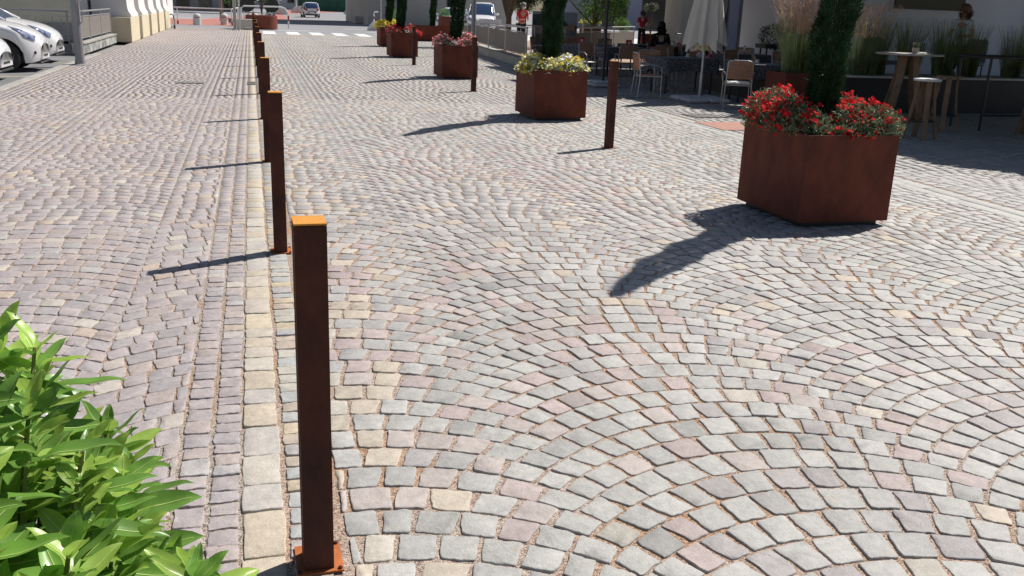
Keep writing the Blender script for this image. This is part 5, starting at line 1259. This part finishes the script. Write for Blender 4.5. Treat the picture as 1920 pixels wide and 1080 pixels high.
make_tree('street_tree', 11.7, 41.5, 2.6, .13, rb(0, 2.2, .4, .5, 6), 3500, 'narrow dark evergreen between the delivery van and the masked person', ls=.09)
make_tree('olive_tree', 21.0, 44.5, 1.7, .07, rb(0, 2.55, .55, .45, 8), 4200, 'grey green olive tree left of the red shirted waiter', m='leafo', ls=.09)
make_tree('olive_tree', 19.3, 45.0, 1.4, .04, rb(0, 1.9, .18, .22, 5), 1200, 'small pale olive standard right of the waiter', m='leafo', ls=.07)
make_tree('olive_tree', 21.8, 41.0, 1.9, .06, rb(0, 2.35, .5, .4, 7), 3000, 'olive tree beside the left edge of the closed parasol', m='leafo', ls=.08)
make_tree('standard_tree', 20.3, 44.0, 1.3, .035, rb(0, 1.72, .22, .27, 7), 2200, 'bright green clipped ball tree left of the closed parasol', m='leafb', ls=.07)
make_tree('standard_tree', 16.9, 47.0, 1.3, .035, rb(0, 1.65, .12, .2, 5), 1000, 'small green ball tree beside the pale signpost', m='leafb', ls=.07)
make_tree('flowering_bush', 18.3, 46.0, .8, .03, rb(0, .95, .3, .32, 7), 2400, 'green bush with orange flowers left of the rusty trough', m='leafb', ls=.07)
pole('sign_post', 'pale thin signpost above the yellow potted flowers', 15.4, 44.0, 3.5, .04, m='steel')
def trough(x, y, w, d, h, lab, fl_m, z0=0, m='cortenp', flz=.25, n=260, name='flower_trough'):
    t = empty(name, (x, y, z0), 0, lab, 'planter'); b = MB(); b.box((0, 0, h / 2), (w, d, h), bev=.01); b.build('box', m, t)
    if fl_m:
        V, F = leaves(n * 2, lambda k: np.stack([rng.uniform(-w / 2, w / 2, k), rng.uniform(-d / 2, d / 2, k), h + rng.uniform(0, flz * .7, k)], 1), .08, .03); mesh_np('foliage', V, F, 'flleaf', t)
        V, F = leaves(n, lambda k: np.stack([rng.uniform(-w / 2, w / 2, k) * 1.1, rng.uniform(-d / 2, d / 2, k), h + rng.uniform(flz * .4, flz, k)], 1), .07, .06); mesh_np('blossoms', V, F, fl_m, t)
trough(15.95, 44.5, .95, .5, .42, 'round pot of bright yellow flowers by the pale signpost', 'yellow', m='soil', z0=.55)
trough(18.9, 43.5, 1.35, .6, .62, 'plain rusty trough left of the waiter', None, z0=.1)
trough(19.4, 40.5, .8, .5, .35, 'trough of orange flowers right of the waiter', 'orange', m='darkmetal', z0=.55)
trough(21.5, 38.5, 1.1, .5, .3, 'box of pale yellow flowers near the parked bicycle', 'paleyellow', m='darkmetal', z0=.60)
trough(27, 52, 8, .5, .9, 'long rusty low wall behind the bicycle', None, name='low_rusty_wall')
# bicycle near the person in black
t = empty('bicycle', (14.6, 31.2, .1), .3, 'bicycle parked behind the person in black', 'bicycle')
for x in (-.5, .5):
    w = MB(); w.tube([(x + .33 * cos(2 * pi * k / 24), 0, .34 + .33 * sin(2 * pi * k / 24)) for k in range(25)], .014, 6); wo2 = w.build('wheel', 'rubber', t)
    w = MB()
    for k in range(10): w.tube([(x, 0, .34), (x + .32 * cos(2 * pi * k / 10), 0, .34 + .32 * sin(2 * pi * k / 10))], .003, 4)
    w.build('spokes', 'steel', wo2)
b = MB(); b.tube([(-.5, 0, .34), (-.15, 0, .80), (.38, 0, .80), (.5, 0, .34)], .015, 6); b.tube([(-.15, 0, .80), (0, 0, .3), (.38, 0, .8)], .015, 6); b.build('frame', 'steel', t)
b = MB(); b.box((-.17, 0, .9), (.24, .12, .05), bev=.02); b.build('saddle', 'black', t)
b = MB(); b.tube([(.36, 0, .8), (.35, 0, 1.0)], .012, 6); b.tube([(.28, -.25, 1.02), (.36, 0, 1.0), (.28, .25, 1.02)], .012, 6); b.build('handlebar', 'steel', t)
# sunlit square paving beyond the terrace
sheet('far_square', 'slab', 11.5, 45, 50.45, 60, .006)
# white barrier and sponsor board row behind the fence
t = empty('white_table', (9.9, 38.3, 0), 0, 'white counter with boxes behind the rear railing', 'table')
b = MB(); b.box((0, 0, .95), (3.0, .7, .05), bev=.01); b.build('tabletop', 'whitemetal', t)
b = MB(); b.box((-.5, 0, 1.10), (.8, .5, .20), bev=.02); b.build('tray', 'whitemetal', t)
for sx in (-1.4, 1.4): b = MB(); b.tube([(sx, 0, 0), (sx, 0, .93)], .03, 6); b.build('leg', 'steel', t)

# ------------------------------------------------------------------ far left and centre street furniture
def conc_bollard(x, y, lab):
    t = empty('concrete_bollard', (x, y, 0), -.35, lab, 'bollard', 'rounded white concrete bollards')
    V = []; F = []; n = 20
    b = MB(); b.lathe((0, 0, 0), [(.24, 0), (.24, .42), (.20, .43)], n); b.build('base', 'concrete_w', t)
    b = MB(); b.lathe((0, 0, .44), [(.20, 0), (.19, .045)], n); b.build('red_band', 'redlight', t)
    b = MB(); b.lathe((-.0, 0, .485), [(.225, 0), (.22, .06), (.19, .13), (.13, .18), (.04, .205)], n); b.build('dome', 'concrete_w', t)
conc_bollard(-3.1, 61.6, 'left rounded concrete bollard on the red pavement'); conc_bollard(-1.6, 64.7, 'middle rounded concrete bollard beside the grey sign post')
conc_bollard(.35, 70.0, 'right rounded concrete bollard behind the grey utility cabinet')
t = empty('striped_post', (-3.82, 53.3, 0), 0, 'short hooked post with a black and a grey section, left edge of the cobbles', 'post')
b = MB(); b.tube([(0, 0, .0), (0, 0, .18)], .05, 8); b.build('foot', 'black', t); b = MB(); b.tube([(0, 0, .18), (0, 0, .5)], .05, 8); b.build('sleeve', 'steel', t)
b = MB(); b.tube([(0, 0, .5), (-.03, 0, .68), (-.10, 0, .74), (-.20, 0, .70)], .03, 8); b.build('hook', 'black', t)
t = empty('hand_rail', (-3.5, 63, 0), 0, 'long white pipe handrail bending upward beside the ramp', 'handrail')
b = MB(); b.tube([(-1.0, 0, .98), (2.4, 0, .98), (3.1, 8, 1.1), (4.3, 26, 1.55)], .04, 8); b.build('rail', 'whitemetal', t)
for (x, y, h) in ((-.8, 0, .98), (2.4, 0, .98), (2.72, 4, 1.04), (3.1, 8, 1.1), (3.4, 12, 1.2), (3.75, 18, 1.35)):
    b = MB(); b.tube([(x, y, .2), (x, y, h)], .035, 6); po_ = b.build('post', 'whitemetal', t); b = MB(); b.tube([(x, y, 0), (x, y, .2)], .05, 6); b.build('post_foot', 'black', po_)
t = empty('utility_cabinet', (-.25, 55.5, 0), 0, 'low grey green utility cabinet beside the round rusty planter', 'cabinet')
b = MB(); b.box((0, 0, .28), (1.2, .6, .56), bev=.02); b.build('body', 'greywall', t); b = MB(); b.box((.1, -.31, .12), (.3, .01, .06)); b.build('label_plate', 'whitemetal', t)
t = empty('round_planter', (0.62, 57.2, 0), 0, 'wide round rusted steel planter at the end of the bollard row', 'planter')
b = MB(); b.lathe((0, 0, .03), [(.86, 0), (.88, .02), (.88, .72), (.85, .74), (.82, .70)], 40); b.build('drum', 'cortenr', t) if False else None
MT['cortenr'] = corten_mat('round_planter_rust', (0.15, 0.04, 0.03), (0.24, 0.07, 0.045))
b = MB(); b.lathe((0, 0, .03), [(.86, 0), (.88, .02), (.88, .72), (.85, .74), (.82, .70)], 40); b.build('drum', 'cortenr', t, smooth=False)
make_tree('young_tree', 0.62, 57.2, 1.9, .045, rb(0, 1.98, .42, .42, 11), 6000, 'young green tree growing out of the round rusty planter', ls=.08, z0=.7 - .7)
t = empty('pipe_guard', (1.1, 60.0, 0), 0, 'white bent pipe guard with a red end behind the round rusty planter', 'guard rail')
b = MB(); b.tube([(-1.6, 0, .0), (-1.6, 0, 1.1), (-1.45, 0, 1.22), (.7, 0, 1.24), (.95, 0, 1.15), (1.1, 0, .9), (1.12, 0, .75)], .045, 8); b.build('rail', 'whitemetal', t)
b = MB(); b.tube([(1.12, 0, .75), (1.12, 0, .45)], .05, 8); b.build('red_end', 'redlight', t); b = MB(); b.tube([(1.12, 0, .45), (1.12, 0, 0)], .045, 8); b.build('end_post', 'whitemetal', t)
for (x, lab) in ((-.15, 'left black disc seen behind the pipe guard'), (1.3, 'right black disc seen behind the pipe guard')):
    t = empty('round_sign_back', (x, 62.0, 0), 0, lab, 'road sign', 'black round discs behind the pipe guard')
    b = MB(); q = []
    for k in range(28): q.append((.40 * cos(2 * pi * k / 28) * 1.15, 1.28 + .42 * sin(2 * pi * k / 28)))
    b.extr(q, -.12, .12, 'y'); b.build('disc', 'black', t); b = MB(); b.tube([(0, 0, 0), (0, 0, .9)], .04, 6); b.build('stem', 'whitemetal', t)
def jersey(x, y, lab, s=1.0, rz=0.2, handle=True, red=False):
    t = empty('concrete_barrier', (x, y, 0), rz, lab, 'barrier', 'concrete barrier blocks with bent handles'); t.scale = (s, s, s)
    b = MB(); b.extr([(-.45, 0), (.45, 0), (.45, .12), (.22, .5), (-.12, .5), (-.30, .3), (-.45, .12)], -.4, .4, 'y'); b.build('block', 'concrete_w', t)
    if handle:
        b = MB(); b.tube([(-.1, 0, .5), (-.1, 0, 1.0), (-.05, 0, 1.08), (.15, 0, 1.08)], .04, 7); b.build('handle', 'whitemetal', t)
        if red: b = MB(); b.tube([(-.1, 0, .66), (-.1, 0, .8)], .044, 7); b.build('red_band', 'redlight', t)
jersey(7.62, 61.3, 'grey concrete block with white handle left of the yellow flower planter', 1.05, 0, red=True)
jersey(3.4, 117, 'concrete barrier just right of the round planter tree', 1.5); jersey(6.4, 138, 'concrete barrier left of the driving hatchback', 1.7); jersey(14.0, 142, 'concrete barrier right of the driving hatchback', 1.7); jersey(22.5, 175, 'farthest concrete barrier before the green screen', 2.2)
jersey(1.5, 80, 'white concrete barrier behind the round rusty planter', 1.2, handle=False)
for i, (x, y, lab) in enumerate(((10.3, 84, 'left dark potted plant in the shade'), (11.3, 85, 'middle dark potted plant in the shade'), (12.4, 84, 'right dark potted plant in the shade'))):
    round_shrub('potted_plant', x, y, 1.0, .40, lab + ' of the corner building', pot='grey', n=500, ls=.12, cat='potted plant')
t = tag(MB().box((0, 0, .3), (2.4, 1.2, .6), bev=.08).build('stone_block', 'concrete', loc=(9.4, 80, 0)), 'grey stone block in the shade left of the corner building', 'stone block')
b = MB(); b.box((21, 170, 3.0), (26, .3, 6.0)); tag(b.build('green_screen_fence', 'greenfence'), 'green mesh screen fence in the far background', 'fence')
round_shrub('yellow_green_bush', 14.5, 120, 1.2, 1.1, 'bright green bush before the green screen fence', m='leafb', n=1200, ls=.2)
# trees, sign and ramp area behind the handrail
make_tree('street_tree', -3.0, 112, 4, .2, rb(0, 5.0, 3.0, 2.0, 8), 5000, 'green tree at the far end of the handrail', m='leafb', ls=.35)
make_tree('street_tree', 2.2, 128, 4, .2, rb(0, 5.5, 3.2, 2.0, 8), 5000, 'dark green tree behind the black discs', ls=.35)
simple_building('arcade_building', 'distant shaded building with dark openings above the ramp', -8, 130, 15, 10, 12, 'concrete', [(-5 + i * 2.6, 2.6, 1.5, 4.6) for i in range(5)])
t = empty('banner_flag', (-.9, 88, 0), 0, 'green and blue banner flag beside the grey sign posts', 'banner')
b = MB(); b.tube([(0, 0, 0), (0, 0, 4.2)], .04, 6); b.build('mast', 'darkmetal', t)
b = MB(); b.add([(0, 0, 4.2), (.9, 0, 4.0), (1.1, .02, 2.6), (.65, 0, 1.7), (.35, .02, 2.2), (0, 0, 3.6), (0, .02, 4.2), (.9, .02, 4.0), (1.1, .04, 2.6), (.65, .02, 1.7), (.35, .04, 2.2), (0, .02, 3.6)], [(0, 1, 2, 3, 4, 5), (11, 10, 9, 8, 7, 6)] + [(i, (i + 1) % 6, 6 + (i + 1) % 6, 6 + i) for i in range(6)]); b.build('flag', 'greensign', t)
# rectangular planter and ball shrub behind the row
t = make_planter(1.75, .8, .72); t.location = (8.25, 45.8, 0); t['label'] = 'wide low rusted steel trough behind the small red flower planter'; t['group'] = 'rusted planters by the grey building'
dup(c0, (8.45, 46.0, .6), 2.2, 'slim columnar cypress in the wide low rusted trough', scale=(1.0, 1.0, 1.15))
round_shrub('ball_shrub', 10.7, 54.5, 1.22, .34, 'bright green ball shrub in a rusty box against the grey building', m='leafb', n=1500, pot='corten')
round_shrub('box_hedge', 8.3, 57.5, .95, .45, 'clipped green shrub behind the yellow flower planter', m='leafb', n=1400, pot='corten')
t = empty('cafe_table', (12.2, 53.0, 0), 0, 'small outdoor table in the shade right of the wide rusted trough', 'table')
b = MB(); b.box((0, 0, .74), (1.3, .7, .04)); b.build('tabletop', 'clothtop', t)
for sx in (-.5, .5): b = MB(); b.tube([(sx, 0, 0), (sx, 0, .72)], .03, 6); b.build('leg', 'darkmetal', t)
